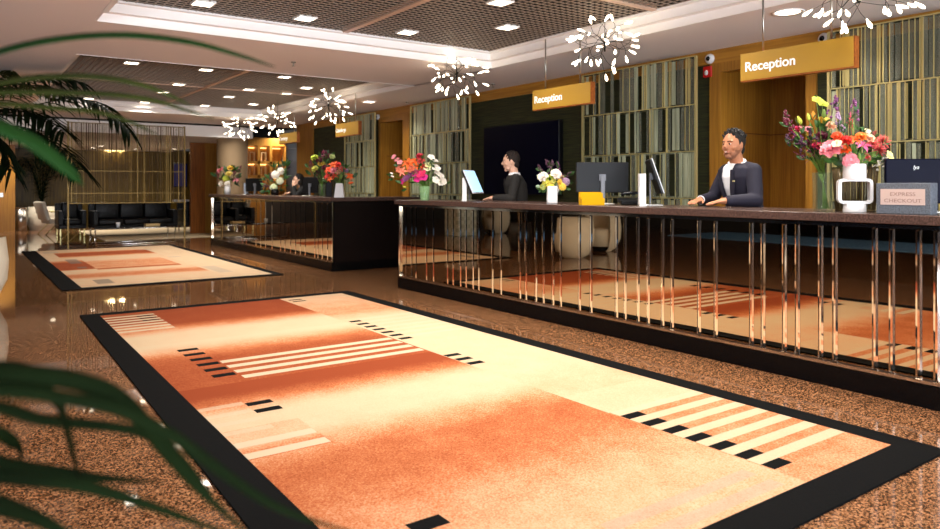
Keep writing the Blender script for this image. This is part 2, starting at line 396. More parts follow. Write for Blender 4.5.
def make_rug(label, outer, inner, regions, field, step=.05, skew=0.0):
    ox0, ox1, oy0, oy1 = outer
    xs = set([ox0, ox1, inner[0], inner[1]]); ys = set([oy0, oy1, inner[2], inner[3]])
    for (x0, x1, y0, y1, c) in regions: xs |= {x0, x1}; ys |= {y0, y1}
    def fill(s, a, b):
        n = int((b - a) / step); s |= {a + (b - a) * i / n for i in range(n + 1)}
        q = []
        for v in sorted(s):
            if not q or v - q[-1] > 1e-4: q.append(v)
        return q
    xs = fill(xs, ox0, ox1); ys = fill(ys, oy0, oy1)
    th = .012; nx, ny = len(xs), len(ys)
    cx, cy = (ox0 + ox1) / 2, (oy0 + oy1) / 2
    def sk(x, y): return x - skew * (oy1 - y) / (oy1 - oy0) * max(0, 1 - (x - ox0) / .36)
    vs = [(sk(x, y) - cx, y - cy, th) for y in ys for x in xs]; fs = []
    for j in range(ny - 1):
        for i in range(nx - 1): fs.append((j * nx + i, j * nx + i + 1, (j + 1) * nx + i + 1, (j + 1) * nx + i))
    nt_ = len(fs)
    def low(idx): vs.append((vs[idx][0], vs[idx][1], 0.0015)); return len(vs) - 1
    ringi = [i for i in range(nx)] + [j * nx + nx - 1 for j in range(1, ny)] + [(ny - 1) * nx + i for i in range(nx - 2, -1, -1)] + [j * nx for j in range(ny - 2, 0, -1)]
    lo = [low(i) for i in ringi]
    for k in range(len(ringi)):
        k2 = (k + 1) % len(ringi); fs.append((ringi[k2], ringi[k], lo[k], lo[k2]))
    me = bpy.data.meshes.new('hall_rug'); me.from_pydata(vs, [], fs); me.materials.append(M_RUG)
    ca = me.color_attributes.new('dye', 'FLOAT_COLOR', 'CORNER')
    def colour(x, y, mx, my):
        if not (inner[0] < mx < inner[1] and inner[2] < my < inner[3]): return (0, 0, 1, 0)
        r = field(mx, y, my); g = b = a = 0.0
        for (x0, x1, y0, y1, c) in regions:
            if x0 < mx < x1 and y0 < my < y1:
                if c[0] is not None: r = c[0]
                g, b, a = c[1], c[2], c[3]
        return (r, g, b, a)
    for p in me.polygons:
        if p.index >= nt_:
            for li in p.loop_indices: ca.data[li].color = (0, 0, 1, 0)
            continue
        j, i = divmod(p.index, nx - 1); mx, my = (xs[i] + xs[i + 1]) / 2, (ys[j] + ys[j + 1]) / 2
        for li, (dx, dy) in zip(p.loop_indices, ((0, 0), (1, 0), (1, 1), (0, 1))):
            ca.data[li].color = colour(xs[i + dx], ys[j + dy], mx, my)
    o = link('hall_rug', me, None, (cx, cy, 0))
    return tag(o, label, 'rug')
W_ = (None, 1, 0, 0); K_ = (None, 0, 1, 0); S_ = (None, .55, 0, 0); GR = (None, 0, 0, .42)
reg = []
for k in range(7): reg.append((1.13, 1.60, 7.58 - .135 * k, 7.64 - .135 * k, W_))
for k in range(3): reg.append((1.43, 1.58, 7.525 - .135 * k + .005, 7.575 - .135 * k, K_))
for k in range(2): reg.append((3.0, 3.15, 7.62 - .12 * k, 7.67 - .12 * k, K_))
for k in range(7): reg.append((2.985, 3.10, 6.06 - .153 * k, 6.13 - .153 * k, K_))
for k in range(7): reg.append((3.10, 3.71, 6.0 - .153 * k + .13, 6.0 - .153 * k + .2, S_))
for k in range(4): reg.append((1.55, 2.94, 5.20 - .163 * k, 5.28 - .163 * k, W_))
for k in range(6): reg.append((1.385, 1.535, 5.74 - .182 * k, 5.82 - .182 * k, K_))
for k in range(3): reg.append((2.96, 3.09, 4.42 - .145 * k, 4.49 - .145 * k, K_))
for k in range(2): reg.append((1.365, 1.515, 4.09 - .15 * k, 4.16 - .15 * k, K_))
for k in range(2): reg.append((1.05, 1.51, 3.455 - .165 * k, 3.535 - .165 * k, W_))
for k in range(4): reg.append((1.05, 1.36, 4.14 - .16 * k, 4.20 - .16 * k, S_))
for k in range(7): reg.append((2.965, 3.11, 2.665 - .1415 * k, 2.735 - .1415 * k, K_))
for k in range(7): reg.append((3.11, 3.71, 2.665 - .1415 * k, 2.735 - .1415 * k, (.52, 0, 0, 0)))
for k in range(8): reg.append((2.965, 3.71, 2.735 - .1415 * k, 2.8065 - .1415 * k, (.1, .45, 0, 0) if k < 7 else (.45, 0, 0, 0)))
reg.append((2.965, 3.71, 1.66, 1.745, (.45, 0, 0, 0)))
reg.append((1.36, 1.51, 2.235, 2.32, K_))
for k in range(2): reg.append((1.95, 2.85, 1.83 - .13 * k, 1.90 - .13 * k, GR))
def field1(x, y, my):
    if x > 2.955:                                                   # right-hand column
        if my > 6.25: return .12 + .28 * ss(7.8, 6.6, y) * (1 - ss(6.6, 6.25, y))
        if my > 3.2: return .05 + .12 * ss(3.9, 3.3, y)
        if my > 2.8: return .1
        return .45
    if x < 1.6 and my > 6.70: return .9 * (1 - .5 * ss(7.3, 6.8, y))
    a = 1 - ss(7.0, 6.45, y)                                        # first terracotta block
    if my > 6.1: return a * .97 + .03
    b = ss(6.05, 5.35, y) * .92
    if my > 4.65: return b if not (4.7 < my < 5.3) else max(b, .9)
    if my > 3.75: return 1.0 * (1 - ss(4.45, 3.9, y)) + .04
    if x < 1.52 and my > 3.28: return .2 + .5 * ss(3.5, 3.28, y)
    c = ss(3.62, 3.05, y) * (1 - ss(2.85, 2.0, y))
    return .05 + .66 * c + .2 * ss(2.7, 2.1, y)
make_rug('large terracotta and cream patterned rug with black border in front of the nearer desk', (.99, 3.86, 1.47, 7.95), (1.15, 3.71, 1.66, 7.80), reg, field1, skew=.13)
def q2(px0, px1, py0, py1, c):
    a = on_z(px0, (py0 + py1) / 2); b = on_z(px1, (py0 + py1) / 2); u = on_z((px0 + px1) / 2, py0); d = on_z((px0 + px1) / 2, py1)
    return (a.x, b.x, d.y, u.y, c)
GD = (None, 0, .55, .3)
reg2 = [q2(67, 80, 260, 264.5, GD), q2(77, 87, 267.5, 269, GD), (1.5, 1.7, 10.35, 10.85, GD), (3.15, 3.35, 10.7, 11.7, GR), (2.95, 3.2, 15.4, 15.6, GR), (3.1, 3.3, 13.5, 13.7, GR), (1.35, 1.6, 15.6, 16.0, GR)]
def field2(x, y, my):
    if x > 3.1: return .06
    v = .1
    if x > 1.5: v = max(v, .95 * ss(14.3, 14.9, y) * (1 - ss(15.3, 15.8, y)))
    if x < 1.75: v = max(v, .95 * ss(12.2, 12.4, y) * (1 - ss(13.4, 14.2, y)))
    elif x < 3.0: v = max(v, .45 * ss(12.3, 12.5, y) * (1 - ss(13.3, 14.0, y)), .9 * ss(12.1, 12.2, y) * (1 - ss(12.25, 12.5, y)))
    v = max(v, .6 * ss(10.9, 11.3, y) * (1 - ss(11.4, 12.0, y)))
    return v
make_rug('second terracotta and cream patterned rug lying farther back, before the lounge divider', (1.05, 3.84, 9.97, 16.45), (1.28, 3.72, 10.1, 16.35), reg2, field2)
# ------------------------------------------------------------------ DESKS
def desk(label, x, y0, y1, bars, depth, endw, group=None):
    t = thing('reception_desk', label, 'desk', (x, (y0 + y1) / 2, 0)); cy = (y0 + y1) / 2; a, b = y0 - cy, y1 - cy
    boxes((.0, depth, a, b, 0, .13)).obj('plinth', M_BLACKG, t)
    boxes((.035, .06, a + .02, b - .02, .132, 1.045)).obj('mirror_front', M_MIRROR, t)
    m = MB(); m.box(.061, depth, a + .02, b - .02, .132, 1.045)
    if endw: m.box(.02, endw, a, a + .03, .132, 1.045)
    m.obj('carcass', M_DARKW, t)
    if endw: boxes((depth + .001, endw, a, a + .55, 0, .13)).obj('return_plinth', M_BLACKG, t); boxes((depth + .001, endw, a + .031, a + .55, .132, 1.045)).obj('return_carcass', M_DARKW, t)
    w = MB(); w.rbox(-.035, depth + .06, a - .03, b + .03, 1.05, 1.105, .004, 1); w.obj('worktop', M_STONE, t)
    if endw:
        w = MB(); w.rbox(depth + .061, endw + .03, a - .03, a + .6, 1.05, 1.105, .004, 1); w.obj('return_worktop', M_STONE, t)
    tr = MB(); tr.box(.012, .034, a + .02, b - .02, .135, .155); tr.box(.012, .034, a + .02, b - .02, 1.02, 1.045)
    for y in (a, b): tr.box(.012, .036, y, y + (.02 if y < 0 else -.02), .135, 1.045)
    tr.obj('edge_trim', M_CHROME, t)
    for y in bars:
        p = MB(); y -= cy; h = .018; q = .006; e = .0285
        p.add([(.034, y - h, .156), (e, y - q, .166), (e, y + q, .166), (.034, y + h, .156), (.034, y - h, 1.019), (e, y - q, 1.009), (e, y + q, 1.009), (.034, y + h, 1.019)],
              [(0, 1, 5, 4), (1, 2, 6, 5), (2, 3, 7, 6), (0, 3, 2, 1), (4, 5, 6, 7), (0, 4, 7, 3)])
        p.obj('bevelled_bar', M_BEVEL, t)
    return t
YBp = lambda px: on_x(px, 4.53).y
b1 = [YBp(p) for p in (404, 409.8, 414, 424.6, 431.5, 445.5, 451, 458.5, 464, 471, 476.7, 490.5, 499, 518, 524, 534, 541.4, 551, 558.6, 577.5, 589, 614.5, 623, 636, 646, 660.5, 670, 697, 713.7, 749.4, 761, 782.4, 795.4, 818.7, 833, 873, 890, 917, 935)]
desk('long reception desk with bronze mirrored front and dark stone top, nearest', 4.52, .6, 7.88, b1 + [1.55, 1.43, 1.12, .98], .66, 0)
b2 = [on_x(210 + p / 4.7, 4.58).y for p in (48, 148, 165, 210, 232, 255, 285, 325, 345, 372, 395, 418, 440, 485, 500, 520, 545, 566)]
desk('second mirrored desk with black end panel, farther along the hall', 4.57, 9.94, 16.2, b2, .66, 1.5)
# ------------------------------------------------------------------ CEILING LIGHTS
PW = 14.0
def down(label, p, s=.16, power=None, group='square downlights in the ceiling', rnd=False):
    t = thing('ceiling_light', label, 'ceiling light', p, 0, group)
    f = MB(); r = s / 2
    if rnd:
        f.lathe([(r, -.004), (r + .03, -.008), (r + .03, .0), (r, .0), (r, -.004)]); f.obj('frame', M_FASCIA, t)
        d = MB(); d.lathe([(0.0001, .0), (r, .0), (r, .004), (.0001, .004)]); d.obj('diffuser', M_DIFF, t)
    else:
        q = r + .012
        f.box(-q, q, -q, -r, -.012, .01); f.box(-q, q, r, q, -.012, .01); f.box(-q, -r, -r, r, -.012, .01); f.box(r, q, -r, r, -.012, .01)
        f.obj('frame', M_FASCIA, t)
        boxes((-r, r, -r, r, -.004, .008)).obj('diffuser', M_DIFF, t)
    lamp('downlight_lamp', (0, 0, -.014), (power or PW), s * .9, parent=t, spread=math.radians(140))
    return t
zl = ZG
near = [((203, 3), 'square downlight in the nearer ceiling grid, leftmost of its row in view'),
        ((305, 18), 'square downlight in the nearer ceiling grid, second from left in its row'),
        ((407, 32), 'square downlight in the nearer ceiling grid, third from left in its row'),
        ((507, 27), 'square downlight in the nearer ceiling grid, near its far right corner'),
        ((500, 2), 'square downlight in the nearer ceiling grid, cut by the top edge of the picture')]
for p, l in near: down(l, on_z(p[0], p[1], zl))
for x, y in ((1.84, 5.1), (2.85, 5.1), (4.72, 3.9), (1.84, 3.4), (2.85, 3.4), (3.95, 3.4), (4.72, 2.2), (1.84, 1.7), (2.85, 1.7), (3.95, 1.7)):
    down('square downlight of the nearer ceiling grid above the camera, out of view', (x, y, zl), group='downlights above the camera')
far = [((131.5, 62.5), 'first row, leftmost, just above the palm tips'), ((206, 69.4), 'first row, middle'), ((284.4, 76.6), 'first row, rightmost'),
       ((178.7, 84.2), 'second row, leftmost'), ((249, 89.3), 'second row, middle'), ((306, 87.6), 'alone beside the right-hand cove'),
       ((163, 92), 'third row, leftmost, beside the green palm leaf'), ((229, 96.5), 'third row, middle'), ((285.6, 93.4), 'second row, rightmost'),
       ((88.6, 98.3), 'last row, leftmost, seen through palm leaves'), ((144.7, 102), 'last row, second from left'), ((205, 105.4), 'last row, third from left'), ((253, 104), 'last row, rightmost')]
for p, l in far: down('square downlight in the farther ceiling grid, ' + l, on_z(p[0], p[1], zl), power=11)
down('round downlight in the flat ceiling above the nearest Reception sign', on_z(788, 12, ZC - .001), .2, 16, None, True)
down('added unseen downlight in the flat ceiling above the white shelving', (6.95, 18.3, ZC - .011), .14, 13, 'downlights at the hall end')  # added lamp, tucked behind the sign, to brighten the shelving
down('added unseen downlight in the flat ceiling before the taupe column', (5.2, 16.9, ZC - .011), .14, 16, 'downlights at the hall end')  # added lamp, tucked behind the farthest chandelier, to brighten the column
down('small downlight in the flat ceiling above the second desk', on_z(369, 101.6, ZC - .011), .16, 16, None)
for p, l in (((64, 124), 'behind the palm fronds'), ((131, 127), 'above the gold strand divider'), ((193, 128.5), 'left of the farthest globe chandelier')):
    down('small downlight in the flat ceiling at the hall end, ' + l, on_z(p[0], p[1], ZC - .011), .14, 9, 'downlights at the hall end')
for p, l in (((53, 144.5), 'seen through palm leaves'), ((93, 147.5), 'leftmost above the sofa'), ((101, 146), 'second from left'), ((136, 149), 'third from left'), ((174, 149), 'rightmost')):
    down('tiny downlight in the low lounge ceiling behind the divider, ' + l, on_z(p[0], p[1], 2.439), .12, 12, 'downlights in the lounge ceiling')
down('added small downlight brightening the orange wood lounge wall, out of view', (.95, 23.4, 2.439), .12, 26, 'downlights in the lounge ceiling')  # unseen lamp added so the wood wall looks lit
# ------------------------------------------------------------------ GLOBE CHANDELIERS
bulb = MB(); bulb.lathe([(.0005, -.012), (.006, -.008), (.008, 0), (.016, .022), (.0195, .036), (.016, .05), (.007, .059), (.0005, .062)], n=10)
BULB = bulb.mesh('bulb', M_BULB)
def chandelier(label, p, seed):
    r = random.Random(seed)
    t = thing('globe_chandelier', label, 'chandelier', p, 0, 'globe chandeliers over the desks')
    t.scale = (1.08, 1.08, .86); s = MB(); top = (ZG - p[2]) / .86
    s.tube([(0, 0, .12), (0, 0, top)], .0025, 6); s.tube([(0, 0, -.06), (0, 0, .14)], .008, 8); s.obj('stem', mat('black_wire', (24, 22, 20), .4, .5), t)
    n = 13; MATS['black_wire']
    for k in range(n):
        br = MB(); bulbs = []
        z = 1 - 1.8 * (k + .5) / n; a = k * 2.39996 + r.uniform(-.3, .3); q = math.sqrt(1 - z * z)
        d = Vector((q * math.cos(a), q * math.sin(a), z)); m = d * .16 + Vector((0, 0, .02))
        br.tube([(0, 0, .03), d * .09 + Vector((0, 0, .035)), m], .0035, 5)
        for j in range(3 if k % 3 else 4):
            o = d.orthogonal(); o.rotate(Quaternion(d, j * 2.1 + r.uniform(-.5, .5)))
            e = (d + o * r.uniform(.3, .75)).normalized() * r.uniform(.22, .335)
            br.tube([m, (m + e) / 2 + d * .02, e], .002, 4); bulbs.append((e, (e - m + Vector((0, 0, -.04))).normalized()))
        bo = br.obj('branch', MATS['black_wire'], t)
        for e, d in bulbs:
            b = link('bulb', BULB, bo, e); b.rotation_mode = 'QUATERNION'; b.rotation_quaternion = Vector((0, 0, 1)).rotation_difference(d); b.scale = (.66, .66, 1.12)
for l, p, sd in (('globe chandelier cut by the top edge, beside the nearest Reception sign', (5.0, 2.45, 2.57), 1),
                 ('globe chandelier of leaf shaped bulbs right of the second Reception sign', (5.0, 4.80, 2.60), 2),
                 ('globe chandelier before the pale slatted screen left of the second Reception sign', (4.88, 7.1, 2.58), 3),
                 ('globe chandelier of leaf shaped bulbs left of the nearer Concierge sign', (5.0, 11.0, 2.575), 4),
                 ('globe chandelier of leaf shaped bulbs above the farther Concierge sign', (5.0, 13.3, 2.51), 5),
                 ('globe chandelier of leaf shaped bulbs farthest away, over the end of the second desk', (5.0, 15.55, 2.55), 6)):
    chandelier(l, p, sd)
# ------------------------------------------------------------------ HANGING SIGNS
def sign(label, word, x, pxl, pxr, pyt, pyb, poles, tsize, toff):
    a = on_x(pxl, x); b = on_x(pxr, x); zt = on_x(pxl, x, pyt).z; zb = on_x(pxl, x, pyb).z; cy = (a.y + b.y) / 2
    t = thing('hanging_sign', label, 'sign', (x, cy, zb))
    y0, y1 = b.y - cy, a.y - cy; h = zt - zb
    m = MB(); m.box(.004, .06, y0, y1, 0, h); m.obj('board', M_SIGNW, t)
    fc_ = boxes((0, .0038, y0 + .012, y1, .012, h)).obj('sign_face', M_SIGN, t)
    for p in poles:
        py = on_x(p, x).y - cy; c = MB(); c.tube([(.03, py, h + .001), (.03, py, ZG - zb + .01)], .008, 8); c.obj('suspension_rod', M_STEEL, t)
    mt = Matrix.Translation((-.002, y1 - toff, h * .36)) @ Matrix.Rotation(-PI / 2, 4, 'Z') @ Matrix.Rotation(PI / 2, 4, 'X')
    text_mesh(word, tsize, M_LETTER, fc_, mt, bold=.0015)
sign('gold Reception sign hanging highest, above the man in navy', 'Reception', 5.3, 740.5, 855, 54.5, 82.5, (761, 829.5), .108, .04)
sign('gold Reception sign hanging over the wall television', 'Reception', 5.3, 532.5, 591, 91, 111, (543.5, 578), .112, .03)
sign('gold Concierge sign hanging before the farthest pale slatted screen', 'Concierge', 5.42, 335.5, 358.5, 124.5, 137.5, (338, 354), .095, .02)
sign('smallest gold Concierge sign, hanging before the lit display shelf', 'Concierge', 5.52, 279, 297, 134.5, 144.5, (282, 293), .11, .02)
# ------------------------------------------------------------------ WALL THINGS
ya, yb = on_x(558.5, 6.62).y, on_x(483, 6.62).y
t = thing('television', 'large dark wall television behind the seated receptionist', 'television', (6.66, (ya + yb) / 2, 1.15)); hw = (yb - ya) / 2
m = MB(); m.rbox(-.03, .049, -hw, hw, 0, 1.03, .006, 1); m.obj('casing', M_BLACKP, t)
boxes((-.032, -.0302, -hw + .015, hw - .015, .015, 1.015)).obj('screen', M_NAVYP, t)
p = on_x(709, 6.7, 72)
t = thing('fire_alarm', 'red fire alarm box on the strip beside the near alcove', 'fire alarm', (WX, p.y, p.z))
m = MB(); m.rbox(-.045, 0, -.055, .055, -.06, .06, .006, 1); m.obj('housing', mat('alarm_red', (196, 26, 22), .4), t)
m = MB(); m.ball((-.045, .01, -.01), (.012, .025, .03)); m.obj('strobe', M_WHITE, t)
def cctv(label, px, py):
    p = on_x(px, WX - .02, py)
    t = thing('security_camera', label, 'security camera', (WX - .02, p.y, p.z), 0, 'dome cameras on the wood band')
    m = MB(); m.lathe([(.0001, 0), (.055, 0), (.055, .02), (.04, .045), (.0001, .05)], n=20, mt=Matrix.Rotation(-PI / 2, 4, 'Y')); m.obj('housing', M_WHITE, t)
    m = MB(); m.ball((-.045, 0, 0), (.02, .026, .026)); m.obj('lens', M_BLACKG, t)
cctv('white dome camera on the wood band above the fire alarm', 710.5, 59)
cctv('white dome camera on the wood band behind the nearest Reception sign', 824.5, 39)
cctv('white dome camera on the wood band near the far alcove', 378.5, 117)
for px, py, l in ((293.5, 62, 'above the far tray edge'), (407, 102, 'near the far alcove'), (493, 84, 'left of the second Reception sign')):
    p = on_z(px, py, ZC)
    m = MB(); m.lathe([(.0001, -.05), (.022, -.05), (.022, -.046), (.006, -.044), (.006, -.012), (.03, -.01), (.03, 0), (.0001, 0)], n=12)
    o = m.obj('sprinkler_head', M_STEEL); o.location = p; tag(o, 'small sprinkler head in the flat ceiling ' + l, 'sprinkler', 'ceiling sprinklers')
# ------------------------------------------------------------------ FLOWERS
def petal(mb, ang, tilt, L, w, cup=.25, droop=0.0, pointed=False, nu=3, nv=4, z0=0.0):
    vs = []; fs = []
    for i in range(nv + 1):
        s = i / nv
        wid = w * (math.sin(PI * min(1, s * .92 + .08)) ** .7 if not pointed else math.sin(PI * (s * .93 + .06)) * (1 - .35 * s))
        if not pointed: wid = w * (.25 + .75 * math.sin(PI * (.08 + .75 * s)))
        if not pointed and i == nv: wid *= .6
        e = tilt - droop * s
        rr = L * s
        for j in range(nu + 1):
            q = (j / nu - .5) * 2
            x = q * wid; y = rr * math.cos(e); z = rr * math.sin(e) + cup * w * q * q + z0
            c, sn = math.cos(ang), math.sin(ang)
            vs.append((x * c - y * sn, x * sn + y * c, z))
    for i in range(nv):
        for j in range(nu):
            a = i * (nu + 1) + j; fs.append((a, a + 1, a + nu + 2, a + nu + 1))
    mb.add(vs, fs, True)
FM = {}
def blossom_mesh(kind, m):
    k = (kind, m.name)
    if k in FM: return FM[k]
    mb = MB(); r = random.Random(kind)
    if kind == 'rose':
        for ring, (n, t, L, w) in enumerate(((7, .15, 1.0, .5), (6, .55, .9, .45), (6, .95, .75, .36), (4, 1.25, .6, .25))):
            for i in range(n): petal(mb, 2 * PI * (i + .5 * ring) / n + r.uniform(-.15, .15), t, L, w, .5, .25)
        mb.ball((0, 0, .3), (.28, .28, .3), 8, 5)
    elif kind == 'lily':
        for i in range(6): petal(mb, PI / 3 * i, .7 - .2 * (i % 2), 1.15, .3, .35, .7, True)
        for i in range(5): mb.tube([(0, 0, 0), (.2 * math.cos(i * 1.26), .2 * math.sin(i * 1.26), .55)], .025, 4)
    elif kind == 'orchid':
        for i in range(5): petal(mb, PI * .4 * i, .25, 1.0, .42 if i % 2 else .52, .2, .1)
        petal(mb, .3, 1.0, .5, .3, .6); mb.ball((0, 0, .12), .16, 8, 5)
    elif kind == 'bud':
        mb.lathe([(.001, -.6), (.3, -.35), (.42, 0), (.3, .6), (.1, 1.0), (.001, 1.1)], n=8)
    elif kind == 'hydrangea':
        for i in range(46):
            z = 1 - 2 * (i + .5) / 46; a = i * 2.39996; q = math.sqrt(1 - z * z); c = Vector((q * math.cos(a), q * math.sin(a), z)) * .8
            mb.ball(c, (.22, .22, .2), 6, 4)
        mb.ball((0, 0, 0), .75, 8, 6)
    elif kind == 'spray':
        for i in range(26):
            s = r.random(); a = r.uniform(0, 6.3); q = (1 - s) * .45 + .08
            mb.ball((q * math.cos(a), q * math.sin(a), -1 + 2.1 * s), r.uniform(.08, .17), 5, 4)
        mb.tube([(0, 0, -1.2), (.05, 0, 0), (0, 0, 1.1)], .03, 4)
    elif kind == 'spike':
        for i in range(14):
            s = i / 14; petal(mb, i * 2.4, .9, .55 * (1.1 - s), .09, .1, .3, True, 2, 3, -1 + 2 * s)
        mb.tube([(0, 0, -1.2), (0, 0, 1.1)], .03, 4)
    elif kind == 'thistle':
        for i in range(40):
            z = 1 - 1.5 * (i + .5) / 40; a = i * 2.39996; q = math.sqrt(max(0, 1 - z * z)); d = Vector((q * math.cos(a), q * math.sin(a), z))
            mb.tube([d * .15, d * 1.0], [.09, .03], 4)
    FM[k] = mb.mesh({'rose': 'rose', 'lily': 'lily', 'orchid': 'orchid', 'bud': 'flower_bud', 'hydrangea': 'hydrangea', 'spray': 'berry_spray', 'spike': 'leafy_sprig', 'thistle': 'spiky_bloom'}[kind], m)
    return FM[k]
FC = {}
def fmat(c):
    n = 'petal_%d_%d_%d' % c
    return mat(n, c, .55, var=.12, vscale=40)
PINK = (240, 150, 160); HOT = (214, 50, 96); ORANGE = (238, 104, 40); RED = (206, 44, 34); YEL = (246, 206, 84); WHT = (246, 236, 224)
LIME = (186, 196, 70); BURG = (96, 22, 46); PURP = (120, 62, 110); MAG = (206, 40, 130); CORAL = (216, 92, 84); PEACH = (250, 196, 160); LILAC = (170, 140, 170); SALM = (240, 140, 110); GRN = (110, 140, 60); DGRN = (42, 60, 34); DPUR = (70, 34, 56)
def bouquet(t, d, mouth, heads, leaves, seed, px):
    """heads: (px, py, kind, colour, radius in photo pixels); mouth = local point the stems leave from; px = metres per photo pixel there"""
    r = random.Random(seed); base = Vector(t.location)
    camdir = Vector((-fw[0], -fw[1], .15)).normalized()
    for (hx, hy, kind, col, rad) in heads:
        off = r.uniform(-.05, .05) if px < .009 else r.uniform(-.04, .04)
        w = at_d(hx, hy, d + off) - base
        o = link(FM.get((kind, fmat(col).name), blossom_mesh(kind, fmat(col))).name.split('.')[0], blossom_mesh(kind, fmat(col)), t, w)
        s = rad * px * 1.15; o.scale = (s, s, s)
        out = (w - Vector(mouth)).normalized()
        nrm = (camdir * (.9 if kind in ('rose', 'orchid', 'lily') else .1) + out * .8 + Vector((r.uniform(-.3, .3), r.uniform(-.3, .3), r.uniform(-.1, .3)))).normalized()
        o.rotation_mode = 'QUATERNION'; o.rotation_quaternion = Vector((0, 0, 1)).rotation_difference(nrm) @ Quaternion((0, 0, 1), r.uniform(0, 6))
        st = MB(); mp = Vector(mouth) + Vector((r.uniform(-.015, .015), r.uniform(-.015, .015), 0))
        st.tube([mp - Vector((0, 0, .03)), mp.lerp(w, .5) + Vector((0, 0, .02)), w - nrm * s * .2], .0022 if px < .009 else .003, 4)
        st.obj('stem', M_STEM, t)
    lf = MB(); m0 = Vector(mouth)
    extra = [(h[0] + r.uniform(-3, 3), h[1] + r.uniform(0, 4), 4.5 + h[4] * .5) for h in heads]
    for (hx, hy, ln) in leaves + extra:
        w = at_d(hx, hy, d + r.uniform(.0, .07)) - base
        for k in range(4):
            dr = ((w - m0).normalized() + Vector((r.uniform(-.8, .8), r.uniform(-.8, .8), r.uniform(-.5, .6)))).normalized()
            L = ln * px * r.uniform(.7, 1.2); side = dr.cross(Vector((r.uniform(-1, 1), r.uniform(-1, 1), r.uniform(-1, 1)))).normalized()
            up = side.cross(dr); vs = []; fs = []
            for i in range(5):
                s = i / 4; ww = L * .22 * math.sin(PI * (s * .9 + .07)); c = w + dr * (L * s) - up * (L * .25 * s * s)
                vs += [c - side * ww, c + up * ww * .3, c + side * ww]
            for i in range(4):
                a = i * 3; fs += [(a, a + 1, a + 4, a + 3), (a + 1, a + 2, a + 5, a + 4)]
            lf.add(vs, fs, True)
    lf.obj('foliage', M_LEAF, t)
ZT = 1.1055
def px_at(x, px): r = ray(px, 0); return x / r[0]
def stems_in_glass(t, h, rad, n, seed):
    r = random.Random(seed)
    for i in range(n):
        a = r.uniform(0, 6.28); b = a + PI + r.uniform(-.6, .6)
        m = MB(); m.tube([(rad * .6 * math.cos(a), rad * .6 * math.sin(a), .015), (0, 0, h * .75), (rad * .5 * math.cos(b), rad * .5 * math.sin(b), h)], .0042, 6); m.obj('stem', M_STEM, t)
# nearest desk: the large mixed bouquet in a clear vase
xq = 4.82; d = px_at(xq, 823); p = on_x(823, xq); t = thing('flower_vase', 'big mixed bouquet spilling left from a clear glass vase of green stems', 'flowers', (p.x, p.y, ZT))
u = d / 720
m = MB(); m.lathe([(.001, .0), (.062, .0), (.066, .01), (.068, .2), (.072, .26), (.069, .26), (.064, .2), (.062, .014), (.001, .012)], n=28); m.obj('vase', M_GLASS, t)
stems_in_glass(t, .25, .055, 6, 2)
bouquet(t, d, (0, 0, .27), [(817, 100.5, 'orchid', LIME, 5), (822.6, 104.4, 'orchid', LIME, 5), (800, 121.5, 'bud', LIME, 5), (808.5, 118, 'bud', LIME, 4), (813.5, 116.5, 'bud', (226, 150, 50), 5),
    (823.7, 122.5, 'rose', YEL, 6.5), (824, 115, 'bud', GRN, 5), (803, 130, 'lily', PINK, 7), (796, 130, 'rose', HOT, 4.5), (787, 119, 'spray', BURG, 8), (791, 142, 'spray', DPUR, 8), (803.7, 148, 'spray', DPUR, 9),
    (802, 156, 'spike', BURG, 9), (810, 152, 'spike', BURG, 8), (818, 146.7, 'rose', HOT, 5.5), (813, 138, 'spray', DPUR, 9), (822, 136, 'rose', BURG, 5), (833.6, 107, 'spray', PURP, 9), (790, 126, 'spray', BURG, 9),
    (831, 126, 'rose', PEACH, 4.5), (808, 143, 'rose', BURG, 4), (826, 157, 'spike', (130, 60, 24), 8), (798, 137, 'spray', PURP, 7)],
    [(812, 132, 10), (818, 128, 10), (824, 132, 10), (808, 148, 10), (820, 158, 11), (815, 162, 11), (828, 162, 12), (826, 140, 9), (800, 145, 9), (822, 165, 9)], 3, u)
# white vase with a square loop
xq = 4.70; d = px_at(xq, 854.5); p = on_x(854.5, xq); u = d / 720
t = thing('flower_vase', 'pink and orange bouquet in a white ceramic vase with a square hole', 'flowers', (p.x, p.y, ZT), -A)
m = MB(); m.lathe([(.001, 0), (.066, 0)], n=28); m.lathe([(.066, 0), (.068, .005), (.066, .062)], n=28); m.lathe([(.066, .062), (.001, .062)], n=28)
def sq(w, h, z, r=.03, n=5):
    pts = []
    for cx_, cz_, a0 in ((w - r, h - r, 0), (-w + r, h - r, 90), (-w + r, -h + r, 180), (w - r, -h + r, 270)):
        for k in range(n + 1):
            a = math.radians(a0 + 90 * k / n); pts.append((cx_ + r * math.cos(a), z + cz_ + r * math.sin(a)))
    return pts
o_, i_ = sq(.100, .080, .135, .03), sq(.081, .063, .135, .014)
n = len(o_); vs = [(x, -.04, z) for x, z in o_] + [(x, .04, z) for x, z in o_] + [(x, -.04, z) for x, z in i_] + [(x, .04, z) for x, z in i_]; fs = []
for k in range(n):
    q = (k + 1) % n; fs += [(k, q, n + q, n + k), (2 * n + q, 2 * n + k, 3 * n + k, 3 * n + q), (q, k, 2 * n + k, 2 * n + q), (n + k, n + q, 3 * n + q, 3 * n + k)]
m.add(vs, fs, False)
m.lathe([(.001, .208), (.066, .208)], n=28); m.lathe([(.066, .208), (.068, .215), (.067, .305), (.063, .31), (.06, .30), (.06, .225), (.001, .224)], n=28)
m.obj('vase', M_WHITE, t)
t.rotation_euler = (0, 0, 0)
t.children[0].rotation_euler = (0, 0, -A - .3)
